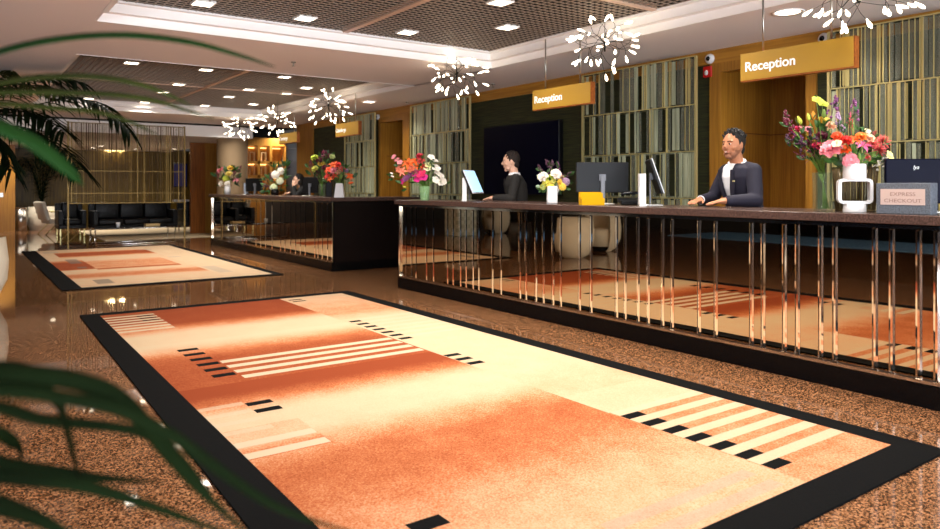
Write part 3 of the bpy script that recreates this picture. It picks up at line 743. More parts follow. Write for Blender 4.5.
bouquet(t, d, (0, 0, .31), [(831, 149.7, 'rose', PINK, 9.5), (844.5, 150, 'rose', ORANGE, 5.5), (837, 137, 'rose', (230, 84, 40), 5), (846, 140.6, 'rose', RED, 5), (855, 140, 'lily', ORANGE, 6), (862, 146, 'lily', (244, 120, 170), 8),
    (850, 119.5, 'spike', HOT, 7), (852, 126, 'spike', RED, 6), (871.7, 145, 'thistle', CORAL, 7), (882, 142.5, 'thistle', CORAL, 7.5), (879, 150, 'thistle', (180, 60, 60), 6.5), (866.4, 131.6, 'orchid', (240, 226, 170), 4), (868.7, 138.4, 'rose', PEACH, 5),
    (850.6, 161, 'rose', PINK, 7), (859, 158, 'bud', GRN, 5), (866.4, 157.5, 'rose', (240, 110, 120), 4.5), (880.8, 161, 'spray', WHT, 8), (889, 156, 'orchid', (236, 226, 150), 5), (854, 110, 'spray', PURP, 9), (837, 144, 'orchid', PEACH, 4.5),
    (861, 137, 'rose', (240, 130, 50), 5), (853, 148, 'bud', GRN, 4), (874, 154, 'bud', GRN, 5), (842, 130, 'spike', DGRN, 8), (884, 164, 'spray', WHT, 6), (848, 155, 'rose', (246, 180, 180), 4), (873, 137, 'spray', (150, 60, 50), 6), (839, 122, 'spray', LILAC, 8)],
    [(845, 132, 10), (838, 160, 11), (845, 165, 11), (856, 154, 10), (868, 162, 11), (874, 160, 11), (858, 130, 9), (843, 145, 9), (832, 163, 11), (860, 164, 9), (866, 150, 8)], 5, u)
# smoky ribbed glass cylinder behind it
xq = 4.93; p = on_x(855, xq)
t = thing('glass_cylinder', 'wide smoky ribbed glass cylinder standing behind the white looped vase', 'vase', (p.x, p.y, ZT))
m = MB(); prof = [(.118, .0), (.136, .29)]
for k in range(44):
    a = 2 * PI * k / 44; m.tube([(.118 * math.cos(a), .118 * math.sin(a), .012), (.136 * math.cos(a), .136 * math.sin(a), .29)], .0035, 5)
m.lathe([(.001, 0), (.12, 0), (.12, .012), (.001, .012)], n=44); m.lathe([(.133, .288), (.139, .288), (.139, .296), (.133, .296), (.133, .288)], n=44)
m.obj('ribbed_wall', mat('smoky_bronze_glass', (92, 74, 44), .15, .2), t)
# express sign block
xq = 4.60; a, b = on_x(876, xq), on_x(931, xq); cy = (a.y + b.y) / 2; hw = (a.y - b.y) / 2
t = thing('counter_sign', 'grey granite block sign reading EXPRESS CHECKOUT at the right end of the desk', 'sign', (xq, cy, ZT))
m = MB(); m.rbox(0, .09, -hw, hw, 0, .186, .003, 1); m.obj('block', mat('grey_granite', (104, 110, 118), .6, col2=(64, 68, 76), vscale=140), t)
pl_ = boxes((-.003, -.0002, -hw * .80, hw * .82, .055, .15)).obj('plate', mat('rose_plate', (190, 166, 156), .5), t)
for w_, z_ in (('EXPRESS', .109), ('CHECKOUT', .070)):
    text_mesh(w_, .031, mat('plate_lettering', (140, 112, 106), .6), pl_, Matrix.Translation((-.0036, 0, z_)) @ Matrix.Rotation(-PI / 2, 4, 'Z') @ Matrix.Rotation(PI / 2, 4, 'X'), ext=.0004, align='CENTER', sx=1.25)
# monitors (screen looks along local +Y)
def monitor(label, loc, rotz, w, h, zc, tilt=0.0, face=None, neck=.03, logo=None, backm=None, edge=None):
    t = thing('monitor', label, 'monitor', loc, rotz)
    mt = Matrix.Translation((0, 0, zc)) @ Matrix.Rotation(tilt, 4, 'X')
    m = MB(); m.rbox(-w / 2, w / 2, -.022, .008, -h / 2, h / 2, .006, 2, mt); cs_ = m.obj('casing', backm or M_BLACKP, t)
    m = MB(); m.box(-w / 2 + .008, w / 2 - .008, .0084, .0095, -h / 2 + .012, h / 2 - .008, mt); m.obj('screen', face or M_NAVYP, t)
    if edge:
        m = MB(); m.box(-w / 2 - .002, w / 2 + .002, .001, .0082, -h / 2 - .002, -h / 2 + .006, mt); m.box(-w / 2 - .002, w / 2 + .002, .001, .0082, h / 2 - .004, h / 2 + .002, mt)
        m.box(-w / 2 - .003, -w / 2 + .006, .001, .0082, -h / 2, h / 2, mt); m.box(w / 2 - .006, w / 2 + .003, .001, .0082, -h / 2, h / 2, mt); m.obj('bezel', edge, t)
    s = MB(); s.rbox(-.02, .02, -.05, -.034, .012, zc + neck, .004, 1); s.box(-.03, .03, -.04, -.02, zc - .06 + neck, zc + neck); s.obj('stand_neck', mat('grey_stand', (104, 106, 112), .45, .3), t)
    s = MB(); s.rbox(-.1, .1, -.12, .06, 0, .012, .004, 1); s.obj('stand_foot', M_STEEL, t)
    if logo: text_mesh(logo, .034, M_LETTER, cs_, Matrix.Translation((-.09, -.0226, zc + .075)) @ Matrix.Rotation(PI / 2, 4, 'X'), ext=.0003, shear=.35)
    return t
p = on_x(602, 4.93)
monitor('black monitor seen from the back, beside the amber leaflet box', (p.x, p.y, ZT), -A, .49, .285, .25, backm=mat('monitor_grey_black', (14, 15, 18), .4, spec=.2))
p = on_x(655, 4.97)
monitor('black monitor seen edge-on and tilted, beside the man in navy', (p.x, p.y, ZT), math.atan2(-.813, -.582) - .15, .42, .31, .255, .33, edge=mat('pale_bezel', (210, 214, 220), .4))
p = on_x(926, 4.98)
monitor('dark navy monitor back with a white script logo behind the granite sign', (p.x, p.y, ZT), -A - .1, .50, .28, .20, backm=M_NAVYP, neck=-.03, logo='lya')
p = on_x(473, 4.9)
monitor('tilted monitor with a bright pale blue screen near the second receptionist', (p.x, p.y, ZT), math.atan2(-(.813 * .95 - .582 * .3), (-.582 * .95 - .813 * .3)), .42, .29, .22, .42, face=mat('lit_blue_screen', (150, 196, 232), .3, emit=1.1, ecol=(150, 200, 240)), edge=M_WHITE)
def holder(label, px, xq, w, h):
    p = on_x(px, xq); t = thing('card_holder', label, 'card holder', (p.x, p.y, ZT), -A, 'white card holders on the desk')
    m = MB(); m.rbox(-w / 2, w / 2, -.03, .03, .008, h, .003, 1); m.obj('card_body', M_WHITE, t)
    m = MB(); m.rbox(-w / 2 - .006, w / 2 + .006, -.04, .04, 0, .0075, .002, 1); m.obj('foot', M_STEEL, t)
holder('white upright card holder left of the edge-on monitor', 642, 4.78, .056, .275)
holder('white upright card holder beside the pale blue screen', 464.5, 4.74, .05, .265)
xq = 4.68; p = on_x(591.5, xq)
t = thing('leaflet_box', 'amber acrylic two step leaflet box before the monitor back', 'leaflet holder', (p.x, p.y, ZT), -A + .1)
m = MB(); w = .105
for (y0, y1, h) in ((-.06, -.004, .06), (0, .05, .105)):
    m.box(-w, w, y0, y0 + .004, 0, h); m.box(-w, w, y1 - .004, y1, 0, h + .01); m.box(-w, -w + .004, y0 + .004, y1 - .004, 0, h); m.box(w - .004, w, y0 + .004, y1 - .004, 0, h); m.box(-w + .004, w - .004, y0 + .004, y1 - .004, 0, .004)
m.obj('holder', M_AMBER, t)
m = MB(); m.box(-w + .012, w - .012, -.05, -.014, .006, .052); m.box(-w + .012, w - .012, .01, .04, .006, .11); m.obj('leaflets', mat('yellow_paper', (214, 158, 4), .8, spec=.1), t)
p = on_x(630, 4.9)
t = thing('desk_phone', 'black desk telephone lying between the two monitors', 'telephone', (p.x, p.y, ZT + .013), -A)
m = MB(); m.rbox(-.1, .1, -.08, .08, 0, .045, .012, 2, Matrix.Rotation(.15, 4, 'X')); m.obj('base', M_BLACKP, t)
m = MB(); m.tube([(-.085, -.05, .07), (-.06, -.055, .095), (.06, -.055, .095), (.085, -.05, .07)], [.022, .014, .014, .022], 8); m.obj('handset', M_BLACKG, t)
# white square vase
xq = 4.72; d = px_at(xq, 552); p = on_x(552, xq); u = d / 720
t = thing('flower_vase', 'round white rose and yellow posy in a plain white vase', 'flowers', (p.x, p.y, ZT))
m = MB(); m.rbox(-.05, .05, -.05, .05, 0, .17, .012, 2, Matrix.Rotation(-A, 4, 'Z')); m.obj('vase', M_WHITE, t)
bouquet(t, d, (0, 0, .171), [(543, 177, 'rose', WHT, 5), (555.8, 174.2, 'rose', WHT, 5), (556.3, 188, 'rose', WHT, 4.5), (546.4, 183, 'hydrangea', (226, 216, 90), 4), (550.6, 187, 'hydrangea', YEL, 3.5), (553, 182, 'hydrangea', (230, 220, 110), 4), (550, 178, 'hydrangea', LIME, 3.5),
    (562.5, 187, 'hydrangea', YEL, 3.5), (565.5, 182, 'hydrangea', LILAC, 4), (560, 178, 'rose', PEACH, 4), (548.5, 166.4, 'spray', DPUR, 6), (552, 167, 'spray', DPUR, 5.5), (540.5, 170, 'spray', DPUR, 5), (567, 175, 'spray', DPUR, 4.5), (539.5, 187, 'spray', (160, 180, 150), 4), (560, 183, 'rose', YEL, 3.5), (543, 187, 'hydrangea', (200, 206, 100), 3), (558, 168, 'spray', PURP, 5)],
    [(545, 188, 6), (551, 190, 6), (558, 190, 6), (562, 180, 6), (547, 175, 6)], 9, u)
# orchid bouquet at the left end of the nearest desk
xq = 4.74; d = px_at(xq, 424.5); p = on_x(424.5, xq); u = d / 720
t = thing('flower_vase', 'orange, magenta and white orchids in green glass at the left end of the nearest desk', 'flowers', (p.x, p.y, ZT))
m = MB(); m.lathe([(.001, 0), (.07, 0), (.055, .012), (.06, .06), (.068, .17), (.065, .17), (.056, .06), (.05, .016), (.001, .015)], n=24); m.obj('vase', mat('green_glass', (150, 190, 136), .04, alpha=.5), t)
stems_in_glass(t, .16, .05, 7, 5)
bouquet(t, d, (0, 0, .18), [(394, 157, 'orchid', PINK, 2.6), (397, 160, 'orchid', PINK, 2.6), (400, 162.6, 'orchid', PINK, 2.8), (408.4, 163.8, 'lily', ORANGE, 5.5), (414.5, 162, 'lily', ORANGE, 5.5), (402.7, 171.7, 'lily', SALM, 4.5), (398.7, 169, 'lily', SALM, 3.6),
    (414, 174, 'orchid', MAG, 4.5), (409.5, 176, 'orchid', PURP, 4), (402.7, 181.4, 'orchid', MAG, 3), (406, 178.5, 'orchid', PURP, 3.3), (421, 174, 'orchid', HOT, 5), (423, 177.5, 'orchid', MAG, 4.5), (418, 179, 'orchid', MAG, 4), (420, 156.5, 'rose', (190, 40, 60), 3.6), (421, 161, 'rose', CORAL, 3.6),
    (429, 165.5, 'orchid', (236, 232, 170), 4), (427, 169, 'orchid', (236, 232, 190), 3.6), (431, 157.5, 'orchid', WHT, 3.5), (434.5, 161, 'orchid', WHT, 3.6), (435.7, 168.4, 'orchid', WHT, 4.5), (437.5, 174, 'orchid', WHT, 4.2), (435.5, 180, 'orchid', WHT, 3.6), (440, 182.5, 'orchid', WHT, 3.5), (443.6, 181.5, 'orchid', WHT, 3.2), (441.4, 177, 'orchid', WHT, 3.5),
    (392, 173.5, 'bud', WHT, 2), (393, 176.5, 'bud', WHT, 2), (405, 187, 'bud', LIME, 1.8), (418, 167, 'lily', ORANGE, 4.5), (424, 167, 'rose', RED, 3.6), (411, 169, 'rose', SALM, 3.6)],
    [(420, 182, 6), (425, 184, 6), (430, 182, 6), (418, 168, 5), (428, 174, 5), (412, 178, 5)], 12, u)
# things on the second desk
def d2(px, xq): p = on_x(px, xq); return (p.x, p.y, ZT), px_at(xq, px), px_at(xq, px) / 720
loc, d, u = d2(227.5, 4.85)
t = thing('flower_vase', 'small yellow, pink and white bouquet at the far end of the second desk', 'flowers', loc)
m = MB(); m.lathe([(.001, 0), (.06, 0), (.07, .1), (.05, .2), (.045, .2), (.06, .1), (.001, .01)], n=20); m.obj('vase', M_WHITE, t)
bouquet(t, d, (0, 0, .2), [(220.4, 170, 'rose', PINK, 3.2), (230.7, 168.3, 'rose', YEL, 3.2), (234, 175, 'spray', BURG, 4), (239.5, 169.5, 'spray', BURG, 3.6), (226, 178.7, 'hydrangea', LIME, 3), (221, 183.8, 'rose', WHT, 2.6), (227.5, 183.5, 'rose', WHT, 2.8), (236, 180, 'lily', PINK, 3.2), (225, 171, 'spike', DGRN, 4), (229, 174, 'rose', (226, 206, 110), 3), (233, 170, 'spike', BURG, 4), (219, 176, 'spray', BURG, 3.5), (232, 181, 'spray', BURG, 3.4), (238, 175, 'spike', BURG, 4)],
    [(224, 176, 4), (230, 180, 4), (234, 172, 4), (222, 180, 4)], 15, u)
loc, d, u = d2(275, 5.0)
t = thing('flower_vase', 'tall white hydrangea and dark leaf bouquet left of the woman at the second desk', 'flowers', loc)
m = MB(); m.lathe([(.001, 0), (.07, 0), (.08, .06), (.06, .12), (.055, .12), (.07, .06), (.001, .01)], n=20); m.obj('vase', M_BLACKG, t)
bouquet(t, d, (0, 0, .12), [(275.4, 174.7, 'hydrangea', WHT, 3.8), (281, 171, 'hydrangea', WHT, 3.4), (273.8, 187.5, 'hydrangea', (214, 220, 180), 3.6), (280, 181, 'hydrangea', (226, 226, 196), 3.4), (282, 163, 'spike', DGRN, 6), (275, 166, 'spike', DGRN, 5), (289, 165, 'spike', DGRN, 5), (267, 180, 'spike', DGRN, 5), (268, 187, 'spray', BURG, 4), (271, 177, 'spray', BURG, 4), (284, 178, 'spike', DGRN, 5), (278, 170, 'spray', DPUR, 4), (287, 169, 'spray', DPUR, 3.6), (266, 184, 'spike', BURG, 4), (278, 188, 'spike', DGRN, 4)],
    [(278, 185, 6), (272, 182, 6), (283, 172, 6), (279, 168, 6), (270, 190, 5), (284, 186, 5), (276, 178, 6)], 16, u)
loc, d, u = d2(322, 4.85)
t = thing('flower_vase', 'yellow and burgundy bouquet in a tall clear vase on the second desk', 'flowers', loc)
m = MB(); m.lathe([(.001, 0), (.052, 0), (.055, .2), (.05, .2), (.047, .012), (.001, .01)], n=20); m.obj('vase', M_GLASS, t)
stems_in_glass(t, .2, .042, 6, 8)
bouquet(t, d, (0, 0, .2), [(314.5, 158, 'rose', LIME, 3.6), (315, 169, 'rose', (200, 196, 90), 3.2), (321.6, 164.4, 'rose', YEL, 3.6), (323, 155.5, 'spray', (110, 24, 60), 4.5), (319.5, 160, 'rose', BURG, 3.4), (332, 157, 'rose', (200, 210, 140), 3), (311, 165, 'spray', BURG, 4), (327, 161, 'spike', DGRN, 5), (328, 158, 'spray', BURG, 4), (312, 172, 'spike', DGRN, 4), (318, 174, 'spray', BURG, 4), (325, 168, 'rose', BURG, 3.2), (326, 155, 'spray', BURG, 4)],
    [(318, 170, 5), (324, 166, 5), (316, 164, 5), (322, 176, 5), (328, 164, 5)], 17, u)
loc, d, u = d2(339.5, 4.78)
t = thing('flower_vase', 'orange and pink lily bouquet in a white tapered vase on the second desk', 'flowers', loc)
m = MB(); s = MB()
vs = [(-.075, -.05, 0), (.075, -.05, 0), (.075, .05, 0), (-.075, .05, 0), (-.05, -.035, .215), (.05, -.035, .215), (.05, .035, .215), (-.05, .035, .215)]
m.add(vs, [(0, 3, 2, 1), (0, 1, 5, 4), (1, 2, 6, 5), (2, 3, 7, 6), (3, 0, 4, 7), (4, 5, 6, 7)], False, Matrix.Rotation(-A, 4, 'Z')); m.obj('vase', M_WHITE, t)
bouquet(t, d, (0, 0, .21), [(333.6, 165, 'lily', ORANGE, 4.4), (328.5, 170, 'lily', (240, 90, 50), 4), (335, 176, 'lily', RED, 4), (341.6, 169, 'lily', CORAL, 4), (349.6, 176.5, 'lily', ORANGE, 4), (327, 176.3, 'lily', RED, 3.4), (333.6, 170.7, 'rose', PINK, 3.4), (338, 172, 'rose', PEACH, 3), (344, 165, 'spike', DGRN, 4), (346, 171, 'rose', LILAC, 2.6), (341, 177, 'bud', GRN, 3), (338, 165, 'rose', (230, 70, 60), 3), (330, 179, 'lily', ORANGE, 3), (350, 183, 'bud', ORANGE, 3)],
    [(341, 175, 5), (336, 178, 5), (344, 172, 5), (330, 174, 4)], 18, u)
loc, d, u = d2(329.5, 4.95)
t = thing('storage_box', 'black upright box between the clear vase and the white tapered vase', 'box', loc, -A)
m = MB(); m.rbox(-.05, .05, -.05, .05, 0, .24, .004, 1); m.obj('body', M_BLACKP, t); m = MB(); m.rbox(-.052, .052, -.052, .052, .2405, .26, .004, 1); m.obj('lid', M_BLACKG, t)
loc, d, u = d2(311, 5.05)
monitor('dark monitor back beside the yellow and burgundy bouquet on the second desk', loc, -A - .5, .34, .28, .19, -.12)
loc, d, u = d2(254, 5.0)
monitor('dark monitor back between the far bouquet and the hydrangeas', loc, -A + .7, .36, .27, .2, -.12)
loc, d, u = d2(246, 4.85)
t = thing('card_holder', 'clear upright card holder beside the far monitor on the second desk', 'card holder', loc, -A, 'white card holders on the desk')
m = MB(); m.rbox(-.03, .03, -.06, .06, .012, .24, .003, 1); m.obj('card_body', mat('clear_acrylic', (190, 200, 214), .1, trans=.6), t)
m = MB(); m.rbox(-.04, .04, -.07, .07, 0, .0115, .003, 1); m.obj('foot', M_STEEL, t)
# ------------------------------------------------------------------ PEOPLE
def baked(name, mb, mats, parent, voxel=.005, smooth=3, keep=None, solid=0.0):
    me = mb.mesh(name, mats); o = bpy.data.objects.new('tmp', me); C.objects.link(o)
    md = o.modifiers.new('r', 'REMESH'); md.mode = 'VOXEL'; md.voxel_size = voxel; md.use_smooth_shade = True
    sm = o.modifiers.new('s', 'SMOOTH'); sm.iterations = smooth; sm.factor = .5
    dg = bpy.context.evaluated_depsgraph_get(); m2 = bpy.data.meshes.new_from_object(o.evaluated_get(dg)); bpy.data.objects.remove(o)
    m2.name = name
    if keep:
        bm = bmesh.new(); bm.from_mesh(m2)
        bmesh.ops.delete(bm, geom=[f for f in bm.faces if not keep(f.calc_center_median(), f.normal)], context='FACES')
        if solid:
            g = bmesh.ops.solidify(bm, geom=bm.faces[:], thickness=solid)
        bm.to_mesh(m2); bm.free()
    m2.materials.clear()
    for k in (mats if isinstance(mats, (list, tuple)) else [mats]): m2.materials.append(k)
    for p_ in m2.polygons: p_.use_smooth = True
    return link(name, m2, parent)
def capsule(mb, a, b, r0, r1, n=12):
    a, b = Vector(a), Vector(b); mb.tube([a, a.lerp(b, .33), a.lerp(b, .67), b], [r0, r0 * .67 + r1 * .33, r0 * .33 + r1 * .67, r1], n); mb.ball(a, r0, n, 8); mb.ball(b, r1, n, 8)
def loft(mb, rings, n=24, grow=0.0, p=2.4):
    vs = []; fs = []
    for (cx_, cy_, z, hx, hy) in rings:
        for j in range(n):
            a = 2 * PI * j / n; c, s = math.cos(a), math.sin(a)
            vs.append((cx_ + (hx + grow) * math.copysign(abs(c) ** (2 / p), c), cy_ + (hy + grow) * math.copysign(abs(s) ** (2 / p), s), z))
    for i in range(len(rings) - 1):
        for j in range(n):
            q = (j + 1) % n; fs.append((i * n + j, i * n + q, (i + 1) * n + q, (i + 1) * n + j))
    fs.append(tuple(range(n - 1, -1, -1))); fs.append(tuple((len(rings) - 1) * n + j for j in range(n)))
    mb.add(vs, fs, True)
def hand(mb, w, dirv, palm_n, thumb_side, curl=.5):
    """w wrist, dirv finger direction, palm_n the way the palm faces"""
    w = Vector(w); dv = Vector(dirv).normalized(); pn = Vector(palm_n); pn = (pn - dv * pn.dot(dv)).normalized(); sd = dv.cross(pn).normalized() * thumb_side
    fr = Matrix((sd, dv, pn)).transposed().to_4x4(); 
    mb.ball(w + dv * .05, (.041, .056, .017), 12, 8, fr); capsule(mb, w - dv * .02, w + dv * .03, .026, .028)
    for k, (off, L) in enumerate(((.031, .072), (.011, .08), (-.010, .075), (-.030, .058))):
        p0 = w + dv * .085 + sd * off; d0 = (dv + sd * off * 1.2).normalized(); pts = [p0]; c = 0
        for f in (.45, .32, .23):
            c += curl * .55; d1 = (d0 * math.cos(c) + pn * math.sin(c)).normalized(); pts.append(pts[-1] + d1 * L * f)
        for a, b, r0, r1 in zip(pts[:-1], pts[1:], (.0095, .0088, .008), (.0088, .008, .007)): capsule(mb, a, b, r0, r1, 8)
    t0 = w + dv * .028 + sd * .03; t1 = t0 + (sd * .8 + dv * .75 + pn * .2).normalized() * .04; t2 = t1 + (dv * .95 + sd * .3 + pn * .25).normalized() * .033
    capsule(mb, t0, t1, .014, .011, 8); capsule(mb, t1, t2, .0105, .008, 8)
def head_geo(mb, Mh):
    n, k = 28, 22; vs = []; fs = []
    for i in range(k + 1):
        th = PI * i / k
        for j in range(n):
            ph = 2 * PI * j / n; x, y, z = math.sin(th) * math.cos(ph), math.sin(th) * math.sin(ph), math.cos(th)
            if z < 0:
                q = -z; x *= 1 - .28 * q ** 1.4; y *= (1 - .45 * q) if y < 0 else (1 + .06 * q)
                z *= .98
            vs.append((.075 * x, .096 * y, .118 * z))
    for i in range(k):
        for j in range(n):
            q = (j + 1) % n; fs.append((i * n + j, (i + 1) * n + j, (i + 1) * n + q, i * n + q))
    mb.add(vs, fs, True, Mh)
    def b(c, r): mb.ball(Mh @ Vector(c), r, 10, 8, Mh.to_3x3().to_4x4())
    b((0, .068, -.092), (.027, .021, .02)); b((-.034, .04, -.072), (.022, .034, .026)); b((.034, .04, -.072), (.022, .034, .026))
    mb.tube([Mh @ Vector(p) for p in ((0, .084, .03), (0, .100, .004), (0, .113, -.016))], [.008, .010, .012], 8); b((0, .104, -.019), (.016, .012, .009))
    for s in (-1, 1):
        b((s * .028, .076, .036), (.026, .014, .008)); b((s * .042, .056, -.02), (.024, .022, .022)); b((s * .075, -.008, -.002), (.009, .019, .032))
    b((0, .084, -.047), (.024, .011, .008)); b((0, .083, -.060), (.020, .011, .008))
def face_parts(t, Mh, hairm, smile, browm=None):
    def part(name, m, fn):
        mb = MB(); fn(mb); return mb.obj(name, m, t)
    r3 = Mh.to_3x3().to_4x4()
    for s in (-1, 1):
        e = part('eye', [M_EYEW, M_EYED], lambda mb: (mb.ball(Mh @ Vector((s * .030, .0835, .012)), (.0125, .008, .0062), 10, 8, r3), setattr(mb, 'cur', 1), mb.ball(Mh @ Vector((s * .030, .0885, .012)), (.0076, .0045, .0066), 8, 6, r3)))
        part('eyebrow', hairm, lambda mb: mb.tube([Mh @ Vector(p) for p in ((s * .011, .091, .031), (s * .03, .0895, .037), (s * .05, .075, .031))], [.0035, .0045, .0025], 6))
    part('lips', M_LIP, lambda mb: mb.tube([Mh @ Vector(p) for p in ((-.024, .085, -.050), (-.012, .0935, -.0545), (.012, .0935, -.0545), (.024, .085, -.050))], [.003, .0052, .0052, .003], 6))
    if smile: part('teeth', M_TEETH, lambda mb: mb.tube([Mh @ Vector(p) for p in ((-.018, .0905, -.0515), (0, .0975, -.0535), (.018, .0905, -.0515))], [.002, .0036, .002], 6))
def hair_short(mb, Mh, vol=.012, seed=1):
    r3 = Mh.to_3x3().to_4x4(); r = random.Random(seed)
    mb.ball(Mh @ Vector((0, -.030, .042)), (.0805, .094, .094), 20, 14, r3)
    mb.ball(Mh @ Vector((0, -.058, -.03)), (.064, .046, .06), 14, 10, r3)
    for sx in (-1, 1): mb.ball(Mh @ Vector((sx * .066, .004, .022)), (.012, .020, .040), 10, 8, r3)
    for i in range(150):
        x = r.uniform(-.072, .072); y = r.uniform(-.10, .058); q = 1 - (x / .0805) ** 2 - ((y + .03) / .094) ** 2
        if q <= .02: continue
        zz = math.sqrt(q) * .094 + .042; k = .35 + .65 * max(0, min(1, (y + .06) / .1))
        p0 = Mh @ Vector((x, y, zz - .012)); p1 = Mh @ Vector((x * 1.12 + r.uniform(-.014, .014), y + r.uniform(-.012, .018), zz + vol * k * r.uniform(.4, 1.15)))
        mb.tube([p0, p1], [.011, .005], 6)
def lapels(t, m, pts, w):
    for s in (-1, 1):
        mb = MB(); vs = []; fs = []
        for i, (x, y, z, k) in enumerate(pts):
            vs += [(s * x, y, z), (s * (x + w * k), y - .012 * k + .004, z + .004), (s * x, y + .006, z), (s * (x + w * k), y - .012 * k + .010, z + .004)]
        for i in range(len(pts) - 1):
            a = i * 4; fs += [(a, a + 1, a + 5, a + 4), (a + 2, a + 6, a + 7, a + 3), (a, a + 4, a + 6, a + 2), (a + 1, a + 3, a + 7, a + 5)]
        mb.add(vs, fs, False); mb.obj('lapel', m, t)
def person(label, loc, rotz, J, skin, hairm, suit, shirtm, head_rot, smile=False, hair='short', vdepth=.36, vwide=.075, seed=1, voxel=.005):
    t = thing('person', label, 'person', loc, rotz)
    lean = J['lean']; zs = J.get('zs', 0.0)
    def L(z): return lean * max(0, z - .95) / .5                    # forward offset of the spine
    rings = [(0, 0, .84, .15, .10), (0, 0, .95, .165, .115), (0, L(1.05), 1.05, .148, .105), (0, L(1.12), 1.12, .142, .10), (0, L(1.25), 1.25, .165, .118), (0, L(1.35), 1.35, .178, .118), (0, L(1.42), 1.42, .165, .09), (0, L(1.46), 1.46, .09, .065)]
    rings = [(a, b, c + zs, d_, e) for a, b, c, d_, e in rings]
    Mh = Matrix.Translation(J['head']) @ Matrix.Rotation(head_rot[0], 4, 'Z') @ Matrix.Rotation(head_rot[1], 4, 'X') @ Matrix.Rotation(head_rot[2], 4, 'Y')
    nb = Vector((0, L(1.43), 1.43 + zs))
    body = MB(); loft(body, rings); head_geo(body, Mh)
    capsule(body, nb, Mh @ Vector((0, -.022, -.06)), .060, .054, 14)
    for s in (-1, 1):
        q = 'l' if s < 0 else 'r'; sh, el, wr = J['sh' + q], J['el' + q], J['wr' + q]
        capsule(body, (s * .1, L(1.4), 1.40 + zs), sh, .05, .05); capsule(body, sh, el, .048, .04); capsule(body, el, wr, .04, .028)
        hd, pn = J['hd' + q]; hand(body, wr, hd, pn, J.get('ts' + q, 1), J.get('curl' + q, .4))
        hip, kn, an = (s * .085, 0, .9 + zs), J['kn' + q], J['an' + q]
        capsule(body, hip, kn, .085, .055); capsule(body, kn, an, .054, .036)
        a = Vector(an); capsule(body, a + Vector((0, -.03, -.05)), a + Vector((0, .13, -.06)), .035, .028)
    b = baked('body', body, skin, t, voxel, 3)
    # clothes
    sleeve = MB(); loft(sleeve, rings[0:], 24, .018)
    for s in (-1, 1):
        q = 'l' if s < 0 else 'r'; sh, el, wr = Vector(J['sh' + q]), Vector(J['el' + q]), Vector(J['wr' + q])
        capsule(sleeve, (s * .055, L(1.4) - .01, 1.435 + zs), sh, .050, .058); capsule(sleeve, (s * .09, L(1.4), 1.38 + zs), sh, .068, .060); capsule(sleeve, sh, el, .061, .052); capsule(sleeve, el, el.lerp(wr, .9), .058, .040)
    zb = 1.43 + zs - vdepth
    def keep(c, n_):
        if c.z > 1.475 + zs: return False
        if (c.x ** 2 + (c.y - L(1.43) - .01) ** 2) < .098 ** 2 and c.z > 1.435 + zs: return False
        if n_.y > .1 and c.y > L(c.z - zs) + .03:
            k = (c.z - zb) / vdepth
            if k > 0 and abs(c.x) < vwide * min(1, k) ** .8: return False
        return True
    baked('jacket', sleeve, suit, t, .007, 4, keep, -.004)
    sh_ = MB(); loft(sh_, rings[1:], 24, .010); capsule(sh_, nb + Vector((0, -.005, -.02)), nb + Vector((0, .008, .035)), .072, .066, 16)
    shirt_o = baked('shirt', sh_, shirtm, t, .006, 2)
    cl = MB(); ax = (Mh @ Vector((0, -.022, -.06)) - nb).normalized(); fr_ = Vector((0, 0, 1)).rotation_difference(ax).to_matrix().to_4x4()
    cl.lathe([(.067, .0), (.069, .034), (.074, .038), (.080, .004), (.074, -.004), (.067, .0)], n=30, a0=math.radians(112), a1=math.radians(428), mt=Matrix.Translation(nb + ax * .018) @ fr_)
    cl.obj('collar', shirtm, shirt_o)
    for s in (-1, 1):
        q = 'l' if s < 0 else 'r'; el, wr = Vector(J['el' + q]), Vector(J['wr' + q]); c = MB(); c.tube([el.lerp(wr, .86), el.lerp(wr, .985)], [.0395, .0365], 14); c.obj('shirt_cuff', shirtm, t)
    lapels(t, suit, [(vwide * k ** .8, L(zb - zs + vdepth * k) + .118 + .026 - .05 * max(0, k - .6), zb + vdepth * k, w_) for k, w_ in ((.02, .2), (.3, .7), (.6, 1.0), (.72, 1.05), (.76, .7), (.95, .6))], .052)
    tr = MB()
    loft(tr, [(0, 0, .80 + zs, .16, .11), (0, 0, .86 + zs, .165, .115), (0, 0, 1.0 + zs, .16, .115)], 24, .008)
    for s in (-1, 1):
        q = 'l' if s < 0 else 'r'; capsule(tr, (s * .085, 0, .9 + zs), J['kn' + q], .098, .072); capsule(tr, J['kn' + q], Vector(J['an' + q]) + Vector((0, 0, .03)), .07, .056)
    baked('trousers', tr, suit, t, .009, 3)
    for s in (-1, 1):
        q = 'l' if s < 0 else 'r'; a = Vector(J['an' + q]); m = MB(); capsule(m, a + Vector((0, -.035, -.045)), a + Vector((0, .14, -.055)), .046, .038); m.ball(a, .046); m.obj('shoe', M_BLACKG, t)
    h = MB(); hair_short(h, Mh, .026 if smile else .014, seed)
    if hair == 'long':
        r3 = Mh.to_3x3().to_4x4()
        for x, y, z, r_ in ((-.06, -.03, -.05, .05), (.06, -.03, -.05, .05), (0, -.07, -.06, .07), (-.06, -.05, -.16, .05), (.06, -.05, -.16, .05), (0, -.08, -.18, .065), (0, -.08, -.28, .055), (-.05, -.06, -.27, .05), (.05, -.06, -.27, .05)): h.ball(Mh @ Vector((x, y, z)), (r_, r_, r_ * 1.3), 12, 8, r3)
    baked('hair', h, hairm, t, .0035, 1)
    face_parts(t, Mh, hairm, smile)
